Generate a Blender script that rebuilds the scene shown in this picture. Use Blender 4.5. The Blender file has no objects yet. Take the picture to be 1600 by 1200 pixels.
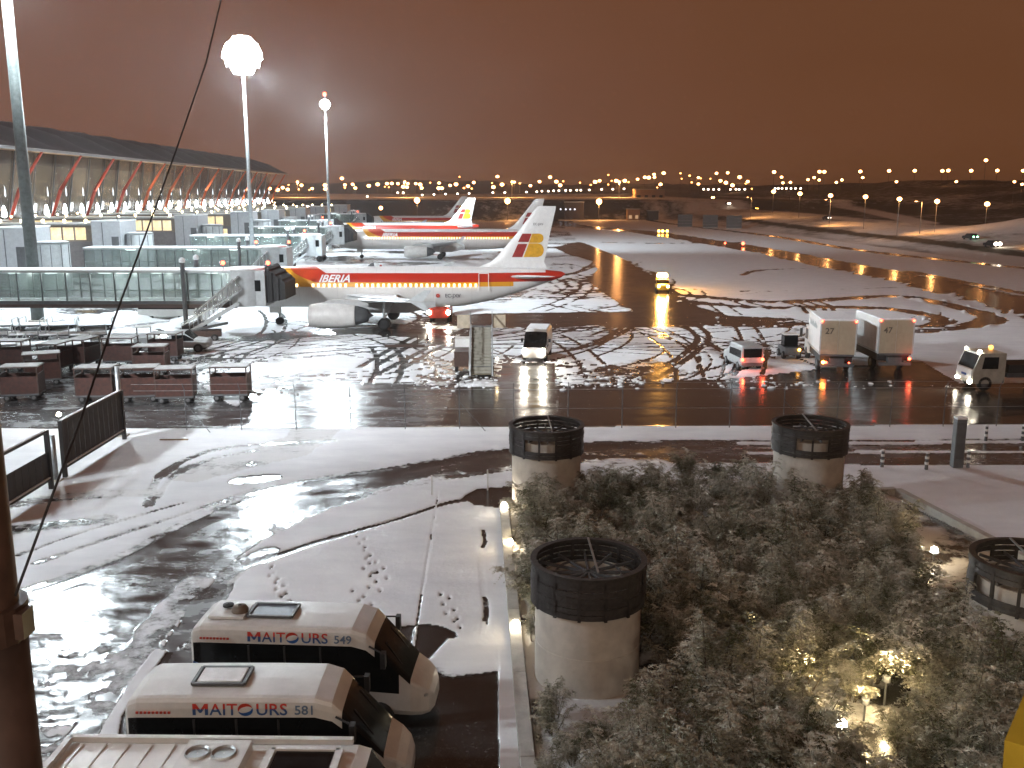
import bpy, math, random
import numpy as np
from mathutils import Vector, Matrix
random.seed(7); np.random.seed(7)
R = math.radians
SC = bpy.context.scene; COL = SC.collection

# ------------------------------------------------------------------ camera, world, exposure, floodlights
CF = 1500.0; CP = math.atan(300/1500); CC = math.cos(CP); CS = math.sin(CP); CH = 13.12
cam_d = bpy.data.cameras.new('camera'); cam = bpy.data.objects.new('camera', cam_d); COL.objects.link(cam)
cam_d.sensor_width = 36; cam_d.lens = 36*CF/1600; cam_d.clip_start = .1; cam_d.clip_end = 9000
cam.location = (0, 0, CH); cam.rotation_euler = (R(90)-CP, 0, 0); SC.camera = cam
SC.view_settings.view_transform = 'Standard'; SC.view_settings.look = 'None'
SC.view_settings.exposure = .85; SC.view_settings.gamma = 1; SC.view_settings.use_curve_mapping = False
SC.cycles.use_denoising = True; SC.cycles.max_bounces = 5; SC.cycles.diffuse_bounces = 2; SC.cycles.glossy_bounces = 3
SC.cycles.transparent_max_bounces = 10; SC.cycles.sample_clamp_indirect = 6; SC.cycles.caustics_reflective = False
SC.cycles.caustics_refractive = False

W = bpy.data.worlds.new('World'); SC.world = W; W.use_nodes = True
nt = W.node_tree; nt.nodes.clear()
def wn(t, **k):
    n = nt.nodes.new(t)
    for a, b in k.items(): setattr(n, a, b)
    return n
o_ = wn('ShaderNodeOutputWorld'); bg = wn('ShaderNodeBackground'); tc = wn('ShaderNodeTexCoord')
mp = wn('ShaderNodeMapping'); mp.inputs['Scale'].default_value = (1, 1, 3.2)
nz = wn('ShaderNodeTexNoise'); nz.inputs['Scale'].default_value = 1.7; nz.inputs['Detail'].default_value = 5; nz.inputs['Roughness'].default_value = .5
rp = wn('ShaderNodeValToRGB')
e = rp.color_ramp.elements
e[0].position = .3; e[0].color = (.060, .0208, .0070, 1)
e[1].position = .72; e[1].color = (.072, .0280, .0120, 1)
sx = wn('ShaderNodeSeparateXYZ'); mr = wn('ShaderNodeMapRange')
mr.inputs[1].default_value = .35; mr.inputs[2].default_value = -.55; mr.inputs[3].default_value = 0; mr.inputs[4].default_value = .75
mx = wn('ShaderNodeMix', data_type='RGBA'); mx.inputs[7].default_value = (.095, .038, .0215, 1)
# the low cloud glows a little more towards the horizon, where the city is
mh = wn('ShaderNodeMapRange'); mh.inputs[1].default_value = .5; mh.inputs[2].default_value = .0; mh.inputs[3].default_value = .9; mh.inputs[4].default_value = 1.1
L = nt.links
L.new(tc.outputs['Generated'], mp.inputs[0]); L.new(mp.outputs[0], nz.inputs['Vector']); L.new(nz.outputs[0], rp.inputs[0])
L.new(tc.outputs['Generated'], sx.inputs[0]); L.new(sx.outputs[0], mr.inputs[0]); L.new(mr.outputs[0], mx.inputs[0])
L.new(rp.outputs[0], mx.inputs[6]); L.new(mx.outputs[2], bg.inputs[0]); L.new(sx.outputs[2], mh.inputs[0]); L.new(mh.outputs[0], bg.inputs[1])
L.new(bg.outputs[0], o_.inputs[0])

COOL = (.80, .93, 1.0); WARM = (1.0, .62, .30); SODIUM = (1.0, .42, .12)
MASTS = [(-37, 138, 32, 62000, 1), (-48.2, 97, 35.5, 58000, 1), (-40, 213, 32, 44000, .36), (-52, 18, 32, 42000, 1)]  # the last mast is unseen, added to light the foreground from the left

def point(name, loc, w, col, r=.1, parent=None):
    l = bpy.data.lights.new(name, 'POINT'); l.energy = w; l.color = col; l.shadow_soft_size = r
    ob = bpy.data.objects.new(name, l); COL.objects.link(ob); ob.location = loc; ob.parent = parent
    return ob
def spot(name, loc, target, w, col, ang, r=.1, parent=None, blend=.6):
    l = bpy.data.lights.new(name, 'SPOT'); l.energy = w; l.color = col; l.shadow_soft_size = r
    l.spot_size = R(ang); l.spot_blend = blend
    ob = bpy.data.objects.new(name, l); COL.objects.link(ob); ob.location = loc; ob.parent = parent
    ob.rotation_euler = (Vector(target)-Vector(loc)).to_track_quat('-Z', 'Y').to_euler()
    return ob

# ------------------------------------------------------------------ survey helpers: a sight line meets a height or a distance
def g(px, py, z=0.0):
    v = 600-py; fw = CF*CC+v*CS; dz = v*CC-CF*CS
    D = (z-CH)/(dz/fw); return ((px-800)/fw*D, D)
def at(px, py, D):
    v = 600-py; fw = CF*CC+v*CS; dz = v*CC-CF*CS
    return ((px-800)/fw*D, D, CH+dz/fw*D)

# ------------------------------------------------------------------ materials
MATS = {}
def M(name, col=(.5, .5, .5), rough=.6, metal=0., var=.18, scale=2.5, bump=0., emit=None, es=0., sample=False, alpha=1., spec=.5, coat=0.):
    if name in MATS: return MATS[name]
    m = bpy.data.materials.new(name); m.use_nodes = True; MATS[name] = m
    t = m.node_tree; b = t.nodes['Principled BSDF']
    b.inputs['Roughness'].default_value = rough; b.inputs['Metallic'].default_value = metal
    b.inputs['Specular IOR Level'].default_value = spec; b.inputs['Alpha'].default_value = alpha
    b.inputs['Coat Weight'].default_value = coat
    tcn = t.nodes.new('ShaderNodeTexCoord')
    n = t.nodes.new('ShaderNodeTexNoise'); n.inputs['Scale'].default_value = scale; n.inputs['Detail'].default_value = 6
    n.inputs['Roughness'].default_value = .65
    t.links.new(tcn.outputs['Object'], n.inputs['Vector'])
    cr = t.nodes.new('ShaderNodeMix'); cr.data_type = 'RGBA'
    lo = tuple(c*(1-var) for c in col); hi = tuple(min(1, c*(1+var*.7)) for c in col)
    cr.inputs[6].default_value = (*lo, 1); cr.inputs[7].default_value = (*hi, 1)
    mrn = t.nodes.new('ShaderNodeMapRange'); mrn.inputs[1].default_value = .35; mrn.inputs[2].default_value = .65
    t.links.new(n.outputs[0], mrn.inputs[0]); t.links.new(mrn.outputs[0], cr.inputs[0])
    t.links.new(cr.outputs[2], b.inputs['Base Color'])
    r2 = t.nodes.new('ShaderNodeMapRange'); r2.inputs[3].default_value = max(.03, rough-.12); r2.inputs[4].default_value = min(1, rough+.12)
    t.links.new(n.outputs[0], r2.inputs[0]); t.links.new(r2.outputs[0], b.inputs['Roughness'])
    if bump:
        bp = t.nodes.new('ShaderNodeBump'); bp.inputs['Strength'].default_value = bump; bp.inputs['Distance'].default_value = .05
        t.links.new(n.outputs[0], bp.inputs['Height']); t.links.new(bp.outputs[0], b.inputs['Normal'])
    if emit:
        b.inputs['Emission Color'].default_value = (*emit, 1); b.inputs['Emission Strength'].default_value = es
        if not sample: m.cycles.emission_sampling = 'NONE'
    return m

snowm = M('snow_cover', (.80, .82, .84), .6, var=.08, scale=5, bump=.5)
white = M('white_paint', (.72, .72, .70), .35, var=.07, scale=1.5)
offwhite = M('off_white_paint', (.60, .60, .585), .4, var=.1, scale=2)
grey = M('grey_paint', (.30, .31, .31), .45, var=.15)
lgrey = M('light_grey_panel', (.42, .45, .46), .5, var=.12)
dgrey = M('dark_grey_steel', (.08, .085, .09), .5, var=.25)
black = M('black_rubber', (.015, .015, .016), .7, var=.3)
tyre = M('tyre_rubber', (.012, .012, .013), .75, var=.3, scale=9)
galv = M('galvanised_steel', (.38, .41, .42), .42, .6, var=.2, scale=4)
dglass = M('dark_glass', (.006, .007, .008), .14, var=.2, spec=.2)
concrete = M('pale_render', (.50, .465, .41), .8, var=.16, scale=1.6, bump=.25)
brownsteel = M('brown_steel', (.055, .029, .021), .55, var=.35, scale=5)
redp = M('red_paint', (.42, .035, .02), .4)
deepred = M('dark_red_curtain', (.052, .015, .009), .6, var=.45, scale=6, bump=.3)
yellowp = M('yellow_paint', (.62, .36, .02), .4); railp = M('rail_yellow', (.26, .17, .012), .5)
orangep = M('orange_paint', (.65, .16, .02), .4)
bluep = M('blue_paint', (.02, .09, .30), .4)
collarm = M('dark_wood_slat', (.022, .018, .017), .55, var=.5, scale=7, bump=.4)
e_cool = M('floodlight_glow', (.8, .9, 1), emit=(.86, .95, 1), es=90)
e_cool_s = M('cool_lamp_glow', (.8, .9, 1), emit=(.85, .95, 1), es=14)
e_tube = M('tunnel_lamp_glow', (.9, 1, .98), emit=(.86, 1, .96), es=5)
e_warm = M('warm_lamp_glow', (1, .8, .5), emit=(1, .74, .40), es=16)
e_head = M('headlight_glow', (1, .95, .8), emit=(1, .90, .72), es=40)
e_sod = M('sodium_lamp_glow', (1, .6, .3), emit=(1, .34, .08), es=7)
e_sodp = M('pale_sodium_lamp_glow', (1, .7, .4), emit=(1, .41, .13), es=10)
e_whitef = M('distant_white_lamp_glow', (1, .9, .8), emit=(1, .80, .60), es=5)
e_red = M('red_lamp_glow', (1, .1, .05), emit=(1, .07, .03), es=9)
e_amber = M('amber_lamp_glow', (1, .5, .1), emit=(1, .42, .05), es=22)
e_win = M('lit_window_glow', (1, .8, .5), emit=(1, .74, .36), es=.42, var=.5, scale=.8)
e_cabwin = M('cabin_window_glow', (1, .8, .5), emit=(1, .70, .32), es=2.6)
e_green = M('green_lamp_glow', (.4, 1, .5), emit=(.3, 1, .5), es=9)

def glassy(name, col, tr, rough=.15):
    m = bpy.data.materials.new(name); m.use_nodes = True; MATS[name] = m; t = m.node_tree
    b = t.nodes['Principled BSDF']; b.inputs['Base Color'].default_value = (*col, 1)
    b.inputs['Roughness'].default_value = rough
    tb = t.nodes.new('ShaderNodeBsdfTransparent'); mxs = t.nodes.new('ShaderNodeMixShader')
    n = t.nodes.new('ShaderNodeTexNoise'); n.inputs['Scale'].default_value = .5; n.inputs['Detail'].default_value = 2
    tcn = t.nodes.new('ShaderNodeTexCoord'); t.links.new(tcn.outputs['Object'], n.inputs['Vector'])
    r2 = t.nodes.new('ShaderNodeMapRange'); r2.inputs[1].default_value = .35; r2.inputs[2].default_value = .65
    r2.inputs[3].default_value = tr-.04; r2.inputs[4].default_value = min(.95, tr+.04)
    t.links.new(n.outputs[0], r2.inputs[0]); t.links.new(r2.outputs[0], mxs.inputs[0])
    t.links.new(b.outputs[0], mxs.inputs[1]); t.links.new(tb.outputs[0], mxs.inputs[2])
    t.links.new(mxs.outputs[0], t.nodes['Material Output'].inputs[0])
    return m
tunnelglass = glassy('tunnel_glass', (.20, .25, .24), .6, .25)
meshglass = glassy('wire_mesh_grey', (.30, .31, .30), .55, .5)
facadeglass = glassy('facade_glass', (.10, .10, .10), .45)

# ------------------------------------------------------------------ mesh helpers
class MB:
    def __init__(s): s.v = []; s.f = []; s.m = []; s.mats = []
    def mi(s, m):
        if m is None: return 0
        if m not in s.mats: s.mats.append(m)
        return s.mats.index(m)
    def add(s, vs, fs, m=None):
        o = len(s.v); s.v += [tuple(v) for v in vs]; k = s.mi(m)
        for f in fs: s.f.append([i+o for i in f]); s.m.append(k)
        return s
    def box(s, c, d, m=None, rz=0, rx=0, ry=0):
        x, y, z = d[0]/2, d[1]/2, d[2]/2
        vs = [Vector((i*x, j*y, k*z)) for i in (-1, 1) for j in (-1, 1) for k in (-1, 1)]
        if rz or rx or ry:
            rm = Matrix.Rotation(rz, 3, 'Z') @ Matrix.Rotation(ry, 3, 'Y') @ Matrix.Rotation(rx, 3, 'X'); vs = [rm @ v for v in vs]
        C = Vector(c)
        return s.add([v+C for v in vs], [(0, 1, 3, 2), (4, 6, 7, 5), (0, 4, 5, 1), (2, 3, 7, 6), (0, 2, 6, 4), (1, 5, 7, 3)], m)
    def bb(s, a, b, m=None):
        return s.box([(a[i]+b[i])/2 for i in range(3)], [abs(b[i]-a[i]) for i in range(3)], m)
    def bar(s, a, b, r, m=None, n=8, r2=None, caps=True):
        a = Vector(a); b = Vector(b); d = (b-a)
        if d.length < 1e-6: return s
        q = d.to_track_quat('Z', 'Y').to_matrix(); r2 = r if r2 is None else r2
        vs = []
        for (p, rr) in ((a, r), (b, r2)):
            for i in range(n):
                t = 2*math.pi*i/n; vs.append(p+q@Vector((rr*math.cos(t), rr*math.sin(t), 0)))
        fs = [(i, (i+1) % n, n+(i+1) % n, n+i) for i in range(n)]
        if caps: fs += [tuple(range(n-1, -1, -1)), tuple(range(n, 2*n))]
        return s.add(vs, fs, m)
    def beam(s, a, b, w, h, m=None):
        a = Vector(a); b = Vector(b); d = b-a; q = d.to_track_quat('Y', 'Z').to_matrix()
        vs = []
        for p in (a, b):
            for i, j in ((-1, -1), (1, -1), (1, 1), (-1, 1)): vs.append(p+q@Vector((i*w/2, 0, j*h/2)))
        return s.add(vs, [(0, 1, 5, 4), (1, 2, 6, 5), (2, 3, 7, 6), (3, 0, 4, 7), (0, 3, 2, 1), (4, 5, 6, 7)], m)
    def lathe(s, prof, n=24, m=None, c=(0, 0, 0), axis='Z', a0=0, a1=2*math.pi):
        full = abs(a1-a0-2*math.pi) < 1e-6; k = n if full else n+1
        vs = []
        for (r, z) in prof:
            for i in range(k):
                t = a0+(a1-a0)*i/n
                if axis == 'Z': vs.append((c[0]+r*math.cos(t), c[1]+r*math.sin(t), c[2]+z))
                elif axis == 'X': vs.append((c[0]+z, c[1]+r*math.cos(t), c[2]+r*math.sin(t)))
                else: vs.append((c[0]+r*math.cos(t), c[1]+z, c[2]+r*math.sin(t)))
        fs = []
        for j in range(len(prof)-1):
            for i in range(n):
                i2 = (i+1) % k
                fs.append((j*k+i, j*k+i2, (j+1)*k+i2, (j+1)*k+i))
        return s.add(vs, fs, m)
    def prism(s, pts, a, b, m=None, axis='Y'):
        n = len(pts)
        def P(p, t):
            return (p[0], t, p[1]) if axis == 'Y' else ((t, p[0], p[1]) if axis == 'X' else (p[0], p[1], t))
        vs = [P(p, a) for p in pts]+[P(p, b) for p in pts]
        fs = [(i, (i+1) % n, n+(i+1) % n, n+i) for i in range(n)]+[tuple(range(n-1, -1, -1)), tuple(range(n, 2*n))]
        return s.add(vs, fs, m)
    def ball(s, c, r, m=None, n=10, sz=1.):
        k = n//2; prof = [(max(1e-4, r*math.sin(math.pi*j/k)), -r*math.cos(math.pi*j/k)*sz) for j in range(k+1)]
        return s.lathe(prof, n, m, c)
    def data(s, name, mat=None, smooth=False):
        me = bpy.data.meshes.new(name); me.from_pydata(s.v, [], s.f)
        for mm in (s.mats or [mat]): me.materials.append(mm)
        if len(s.mats) > 1: me.polygons.foreach_set('material_index', s.m)
        if smooth: me.polygons.foreach_set('use_smooth', [True]*len(me.polygons))
        me.update(); return me
    def build(s, name, mat=None, parent=None, smooth=False, **k):
        ob = bpy.data.objects.new(name, s.data(name, mat, smooth)); COL.objects.link(ob); ob.parent = parent
        tag(ob, **k); return ob
def smooth_by_angle(ob, deg=35):
    try:
        me = ob.data; me.polygons.foreach_set('use_smooth', [True]*len(me.polygons)); me.set_sharp_from_angle(angle=R(deg))
    except Exception: pass
def tag(o, label=None, cat=None, group=None, kind=None):
    if label: o['label'] = label
    if cat: o['category'] = cat
    if group: o['group'] = group
    if kind: o['kind'] = kind
def T(name, label, cat, loc=(0, 0, 0), rz=0, group=None):
    o = bpy.data.objects.new(name, None); COL.objects.link(o); o.location = loc; o.rotation_euler = (0, 0, rz)
    o.empty_display_size = .2; tag(o, label, cat, group); return o
def inst(me, name, parent, loc=(0, 0, 0), rz=0, **k):
    o = bpy.data.objects.new(name, me); COL.objects.link(o); o.parent = parent; o.location = loc; o.rotation_euler = (0, 0, rz); tag(o, **k); return o
def dup(o, loc=None, rz=None, label=None, parent=None, top=True):
    c = o.copy(); COL.objects.link(c); c.parent = parent
    for ch in list(o.children): dup(ch, parent=c, top=False)
    if top:
        if loc is not None: c.location = loc
        if rz is not None: c.rotation_euler = (0, 0, rz)
        if label: c['label'] = label
    return c
def text(body, size, mat, parent, loc, rot, name='lettering', shear=0, offset=.0, ext=.004, space=1., align='LEFT'):
    cu = bpy.data.curves.new(name, 'FONT'); cu.body = body; cu.size = size; cu.shear = shear; cu.offset = offset; cu.extrude = ext
    cu.space_character = space; cu.align_x = align; cu.materials.append(mat); cu.resolution_u = 3
    tmp = bpy.data.objects.new(name+'_curve', cu); COL.objects.link(tmp)
    me = bpy.data.meshes.new_from_object(tmp.evaluated_get(bpy.context.evaluated_depsgraph_get())); me.name = name
    bpy.data.objects.remove(tmp, do_unlink=True)
    ob = bpy.data.objects.new(name, me); COL.objects.link(ob); ob.parent = parent; ob.location = loc; ob.rotation_euler = rot
    return ob

# ------------------------------------------------------------------ terrain and ground
def sm(a, b, x):
    t = np.clip((np.asarray(x, float)-a)/(b-a), 0, 1); return t*t*(3-2*t)
def vnoise(x, y, seed=0):
    xi = np.floor(x).astype(np.int64); yi = np.floor(y).astype(np.int64); fx = x-xi; fy = y-yi
    fx = fx*fx*(3-2*fx); fy = fy*fy*(3-2*fy)
    def h(a, b):
        n = (a*374761393+b*668265263+seed*974634777) & 0xffffffff
        n = ((n ^ (n >> 13))*1274126177) & 0xffffffff
        return ((n ^ (n >> 16)) & 0xffff)/65535.
    return (h(xi, yi)*(1-fx)+h(xi+1, yi)*fx)*(1-fy)+(h(xi, yi+1)*(1-fx)+h(xi+1, yi+1)*fx)*fy
def fbm(x, y, o=4, seed=0, gain=.5):
    s = 0; a = 1; t = 0
    for i in range(o):
        s = s+a*vnoise(x*2**i+i*17.3, y*2**i-i*9.1, seed+i); t += a; a *= gain
    return s/t
def terrain(x, y):
    x = np.asarray(x, float); y = np.asarray(y, float)
    xb = np.interp(y, [0, 170, 320, 430, 520], [92, 92, 86, 78, 60])      # foot of the right-hand bank
    n = fbm(x/60, y/60, 3, 5)-.5
    right = sm(0, 16, x-xb)*np.interp(y, [100, 200, 420, 700], [.7, 1.2, 3.8, 8])*sm(-5, 40, x-xb+5)
    right = right+sm(60, 260, x-xb)*(12+8*n)*sm(150, 420, y)
    mound = 7*np.exp(-(((x-150)/26)**2+((y-245)/34)**2))
    far = sm(474, 492, y)*9.2+sm(520, 1000, y)*2.6+sm(1000, 1900, y)*(12+16*n)
    far = far+9*np.exp(-(((x+170)/190)**2))*sm(900, 1500, y)
    return np.maximum(right, far)+mound*(x > 95)

def W2(pts): return [g(*p) for p in pts]
def inpoly(x, y, poly):
    r = np.zeros(x.shape, bool); n = len(poly); j = n-1
    for i in range(n):
        xi, yi = poly[i]; xj, yj = poly[j]
        if yi != yj:
            c = ((yi > y) != (yj > y)) & (x < (xj-xi)*(y-yi)/(yj-yi)+xi); r ^= c
        j = i
    return r
def pdist(x, y, line, rad):
    d = np.full(x.shape, 1e9)
    for (x0, y0), (x1, y1) in zip(line[:-1], line[1:]):
        k = np.where((x > min(x0, x1)-rad) & (x < max(x0, x1)+rad) & (y > min(y0, y1)-rad) & (y < max(y0, y1)+rad))[0]
        if not len(k): continue
        dx, dy = x1-x0, y1-y0; t = np.clip(((x[k]-x0)*dx+(y[k]-y0)*dy)/(dx*dx+dy*dy+1e-9), 0, 1)
        d[k] = np.minimum(d[k], np.hypot(x[k]-x0-t*dx, y[k]-y0-t*dy))
    return d
def spline(p, n=6):
    out = []; q = [p[0]]+list(p)+[p[-1]]
    for i in range(1, len(q)-2):
        for k in range(n):
            t = k/n; a, b, c, d = q[i-1], q[i], q[i+1], q[i+2]
            out.append(tuple(.5*(2*b[j]+(c[j]-a[j])*t+(2*a[j]-5*b[j]+4*c[j]-d[j])*t*t+(3*b[j]-a[j]-3*c[j]+d[j])*t**3) for j in range(2)))
    out.append(tuple(p[-1])); return out

# rows follow slope so cells stay about two picture elements; columns are fans
tt = np.concatenate([np.linspace(-1.5, -.60, 40, endpoint=False), np.linspace(-.60, .60, 980, endpoint=False), np.linspace(.60, 1.5, 40)])
sl = np.concatenate([np.linspace(1.15, .72, 30, endpoint=False), np.linspace(.72, .17, 400, endpoint=False), np.linspace(.17, .0262, 400, endpoint=False), np.geomspace(.0262, .0036, 60)])
DD = CH/sl
TX, DY = np.meshgrid(tt, DD)
X = (TX*DY).ravel(); Y = DY.ravel(); NC = len(tt); NR = len(DD)
road_up = [(1900, 678), (1600, 682), (1400, 686), (1200, 688), (1000, 688), (900, 692), (800, 698), (700, 713), (600, 732), (520, 742), (430, 760), (360, 782), (270, 822), (170, 872), (60, 912), (-100, 960), (-500, 1100)]
road_lo = [(-300, 1700), (60, 1400), (110, 1230), (160, 1140), (220, 1045), (290, 960), (340, 900), (390, 860), (450, 826), (520, 795), (600, 772), (680, 756), (760, 742), (840, 733), (920, 727), (1050, 724), (1200, 724), (1400, 728), (1600, 728), (1900, 734)]
road_poly = spline(W2(road_up), 4)+spline(W2(road_lo), 4)
kerb_x = lambda y: np.interp(y, [14, 20, 38.5], [.45, .2, -.5])
verge_y = lambda x: 53.0+.02*x
isroad = inpoly(X, Y, road_poly)
# base snow field: 1 = snow, 0 = bare
n1 = fbm(X/9, Y/9, 4, 1); n2 = fbm(X/2.2, Y/2.2, 4, 2); n3 = fbm(X/30, Y/30, 3, 3); n4 = fbm(X/14, Y/3.0, 4, 8)
snow = np.where((X > 28) & (Y > 60), .95, .62)+np.where((X > 28) & (Y > 60), .25, 1.)*((n1-.5)*1.1+(n2-.5)*.7)
slush = np.zeros(X.shape); dirt = np.zeros(X.shape); lift = np.zeros(X.shape)
def region(px, val, amp=.5, feather=0):
    m = inpoly(X, Y, W2(px)) if isinstance(px[0], tuple) and feather == 0 else None
    snow[m] = val+(n2[m]-.5)*amp+(n1[m]-.5)*amp
    return m
apron = (Y > verge_y(X)) & (Y < 470)
# broad areas of the apron; wheels have combed the snow into sweeping streaks
def comb(cx, cy, seed): q = np.hypot(X-cx, Y-cy); a = np.arctan2(Y-cy, X-cx)*q; return fbm(q/.75, a/16, 3, seed, .6)
cA = comb(40, 40, 41); cB = comb(-30, 150, 47); cC = comb(15, 230, 53); pick = sm(.42, .58, fbm(X/22, Y/22, 2, 61))
streak = np.where(Y > 100, cC*pick+cB*(1-pick), cA*pick+cB*(1-pick)); n2i = n2; n2 = np.where(Y > 55, .35*n2+.65*streak, n2)
region([(925, 384), (985, 372), (1120, 384), (1400, 445), (1750, 520), (1750, 602), (1500, 592), (1432, 570), (1240, 500), (1140, 492), (1075, 470), (1050, 440), (1000, 415)], 1.05, .35)
region([(880, 352), (1000, 366), (1130, 388), (985, 378), (930, 384), (905, 376)], 1.0, .3)
region([(380, 420), (560, 420), (880, 402), (925, 400), (935, 425), (900, 445), (700, 455), (430, 520), (300, 520)], .98, .4)
region([(690, 455), (880, 440), (930, 420), (965, 470), (1020, 500), (900, 492), (700, 492)], .95, .4)
region([(-400, 400), (300, 400), (300, 560), (-400, 600)], .60, .9)
region([(330, 520), (700, 515), (720, 560), (640, 598), (520, 595), (400, 585), (330, 560)], 1.12, .6)
region([(770, 512), (1240, 512), (1240, 560), (1150, 560), (1000, 560), (860, 590), (770, 590)], .93, .8)
region([(-600, 668), (-600, 560), (0, 560), (330, 575), (380, 575), (520, 596), (640, 602), (760, 606), (900, 603), (1150, 592), (1300, 575), (1440, 565), (1500, 600), (2200, 600), (2200, 680)], .05, .5)
region([(300, 560), (370, 562), (520, 570), (560, 590), (480, 600), (390, 612), (370, 640), (310, 600)], .7, 1.0)
region([(868, 386), (905, 378), (965, 400), (1012, 428), (1055, 455), (1090, 480), (1160, 500), (1020, 502), (965, 472), (920, 440), (940, 412), (885, 396)], -.1, .4)
region([(690, 491), (980, 487), (1240, 498), (1240, 513), (980, 506), (850, 513), (690, 509)], .05, .6)
region([(330, 532), (430, 520), (600, 511), (690, 515), (722, 545), (650, 528), (560, 522), (400, 534)], .1, .6)
region([(560, 470), (830, 455), (760, 490), (600, 505)], .7, .8)
m = (X < -4) & (Y > 53) & (Y < 82); slush[m] = np.maximum(slush[m], .6)
m = inpoly(X, Y, W2([(785, 568), (868, 568), (872, 668), (775, 668)])); snow[m] = -.2
# long bare lanes, and ploughed curves on the right
def lane(px, w, val=-.1, ridge=True, soft=.5):
    ln = spline(W2(px), 6); d = pdist(X, Y, ln, w*2+2)
    e_ = d+(n2-.5)*w*.8
    m = e_ < w/2; snow[m] = np.minimum(snow[m], val)
    if ridge:
        m2 = (e_ >= w/2) & (e_ < w/2+.8) & (n2 > .55); snow[m2] = 1.2; lift[m2] = (n2[m2]-.55)*1.6
    return m
lane([(835, 335), (880, 350), (1000, 362), (1160, 386), (1300, 412), (1450, 441), (1600, 478), (1800, 530)], 9)
lane([(1000, 341), (1050, 350), (1200, 368), (1350, 392), (1600, 419), (1800, 445)], 3.2, ridge=False)
lane([(1420, 424), (1500, 440), (1620, 462)], 2.2, ridge=False)
lane([(1075, 462), (1200, 472), (1300, 468), (1400, 463), (1480, 476), (1548, 497), (1520, 509), (1430, 517)], 2.6)
lane([(1080, 472), (1180, 481), (1300, 480), (1400, 484), (1470, 499), (1432, 512), (1240, 506)], 2.4)
lane([(925, 378), (1010, 380), (1160, 379)], 3, ridge=False)
lane([(1055, 452), (1180, 456), (1320, 452), (1440, 448)], .7, .2, ridge=True)
lane([(1160, 430), (1190, 422), (1290, 418), (1260, 412)], 1.4, .1, ridge=False)
lane([(-200, 640), (300, 645), (760, 650), (1700, 640)], 3, -.1, ridge=False)
# tyre marks
rs = np.random.RandomState(5)
def arc(cx, cy, r, a0, a1, w=.34, val=.05, gap=1.9):
    for rr in (r, r+gap):
        dx = X-cx; dy = Y-cy; q = np.hypot(dx, dy); k = np.abs(q-rr-.25*(n2-.5)) < w
        k &= apron
        an = np.arctan2(dy, dx); k &= (((an-a0) % (2*math.pi)) < ((a1-a0) % (2*math.pi)))
        snow[k] = np.minimum(snow[k], val+.5*(n2[k] > .62))
for i in range(88):
    zone = (0, 1, 1, 2, 3, 3, 4)[rs.randint(0, 7)]
    x0, x1, y0, y1 = [(-25, 12, 62, 96), (-5, 22, 76, 150), (0, 30, 70, 100), (5, 24, 120, 190), (-40, 0, 60, 100)][zone]
    px_, py_ = rs.uniform(x0, x1), rs.uniform(y0, y1); r = rs.choice([14, 22, 35, 60, 120])*rs.uniform(.8, 1.2)
    th = rs.uniform(-.7, 2.6) if zone in (0, 2) else rs.uniform(.3, 1.9)
    cx, cy = px_-r*math.sin(th), py_+r*math.cos(th)
    a = math.atan2(py_-cy, px_-cx); sp = rs.uniform(8, 26)/r
    arc(cx, cy, r, a-sp, a+sp, w=rs.uniform(.10, .2))
for px in ([(735, 455), (800, 440), (900, 425), (930, 400), (880, 385)], [(560, 575), (640, 530), (680, 515)], [(590, 585), (700, 528), (760, 500)],
           [(820, 560), (900, 545), (960, 520), (1000, 490)], [(1255, 470), (1285, 480), (1290, 492)], [(1225, 472), (1250, 480), (1262, 490)],
           [(1000, 600), (1060, 560), (1090, 530), (1070, 510)], [(1145, 470), (1160, 476), (1200, 484)], [(1010, 470), (1000, 455), (1008, 440)], [(975, 480), (965, 462), (975, 447)]):
    for off in (0, 1.9):
        ln = [(a+off*.7, b+off*.7) for a, b in spline(W2(px), 5)]
        d = pdist(X, Y, ln, 2); m = d < .3; snow[m] = np.minimum(snow[m], .1)
n2 = n2i
# beyond the apron: plain airfield, banks, hills
far = Y >= 470
xb = np.interp(Y, [0, 170, 320, 430, 520], [92, 92, 86, 78, 60])
bank = (X > xb)
snow[far] = .12+(n3[far]-.5)*.9
top = (Y > 500) & (Y < 900); snow[top] = .75+(n3[top]-.5)*.8
m = bank & ~(Y > 520); snow[m] = .80+(fbm(X[m]/7, Y[m]/18, 4, 33)-.5)*1.1
m = bank & (X-xb > 52) & ~((X > 118) & (X < 185) & (Y < 300)); snow[m] = .30+(n3[m]-.5)*.8
m = pdist(X, Y, spline([(104, 120), (104, 200), (100, 300), (92, 420), (70, 520)], 5), 8) < 2.2; snow[m] = .05
m = pdist(X, Y, spline([(140, 330), (165, 480), (150, 700)], 5), 20) < 5; snow[m] = .9
# landside: verge, road, parking
near = Y <= verge_y(X)
m = near & ~isroad; snow[m] = 1.05+(n2[m]-.5)*.25
nh = fbm(X/.55, Y/.4, 3, 21); n5 = fbm(X/5, Y/1.1, 4, 25)
snow[isroad] = .20+(n5[isroad]-.5)*.9+(nh[isroad]-.5)*.45; slush[isroad] = np.clip(.45+(n4[isroad]-.5)*1.4+(n5[isroad]-.5)*.8, 0, 1)
m = isroad & (Y < 27); snow[m] += .10*(nh[m] > .5)+.04
d_up = pdist(X, Y, spline(W2(road_up), 5), 3); d_lo = pdist(X, Y, spline(W2(road_lo), 5), 3)
m = isroad & (np.minimum(d_up, d_lo) < .9+(n2-.5)*1.2); snow[m] = .42+(n2[m]-.5)*1.1; slush[m] = .5
m = isroad & (d_up > .5) & (d_up < 1.3) & (n1 > .4); snow[m] = -.1; slush[m] = 0
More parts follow.
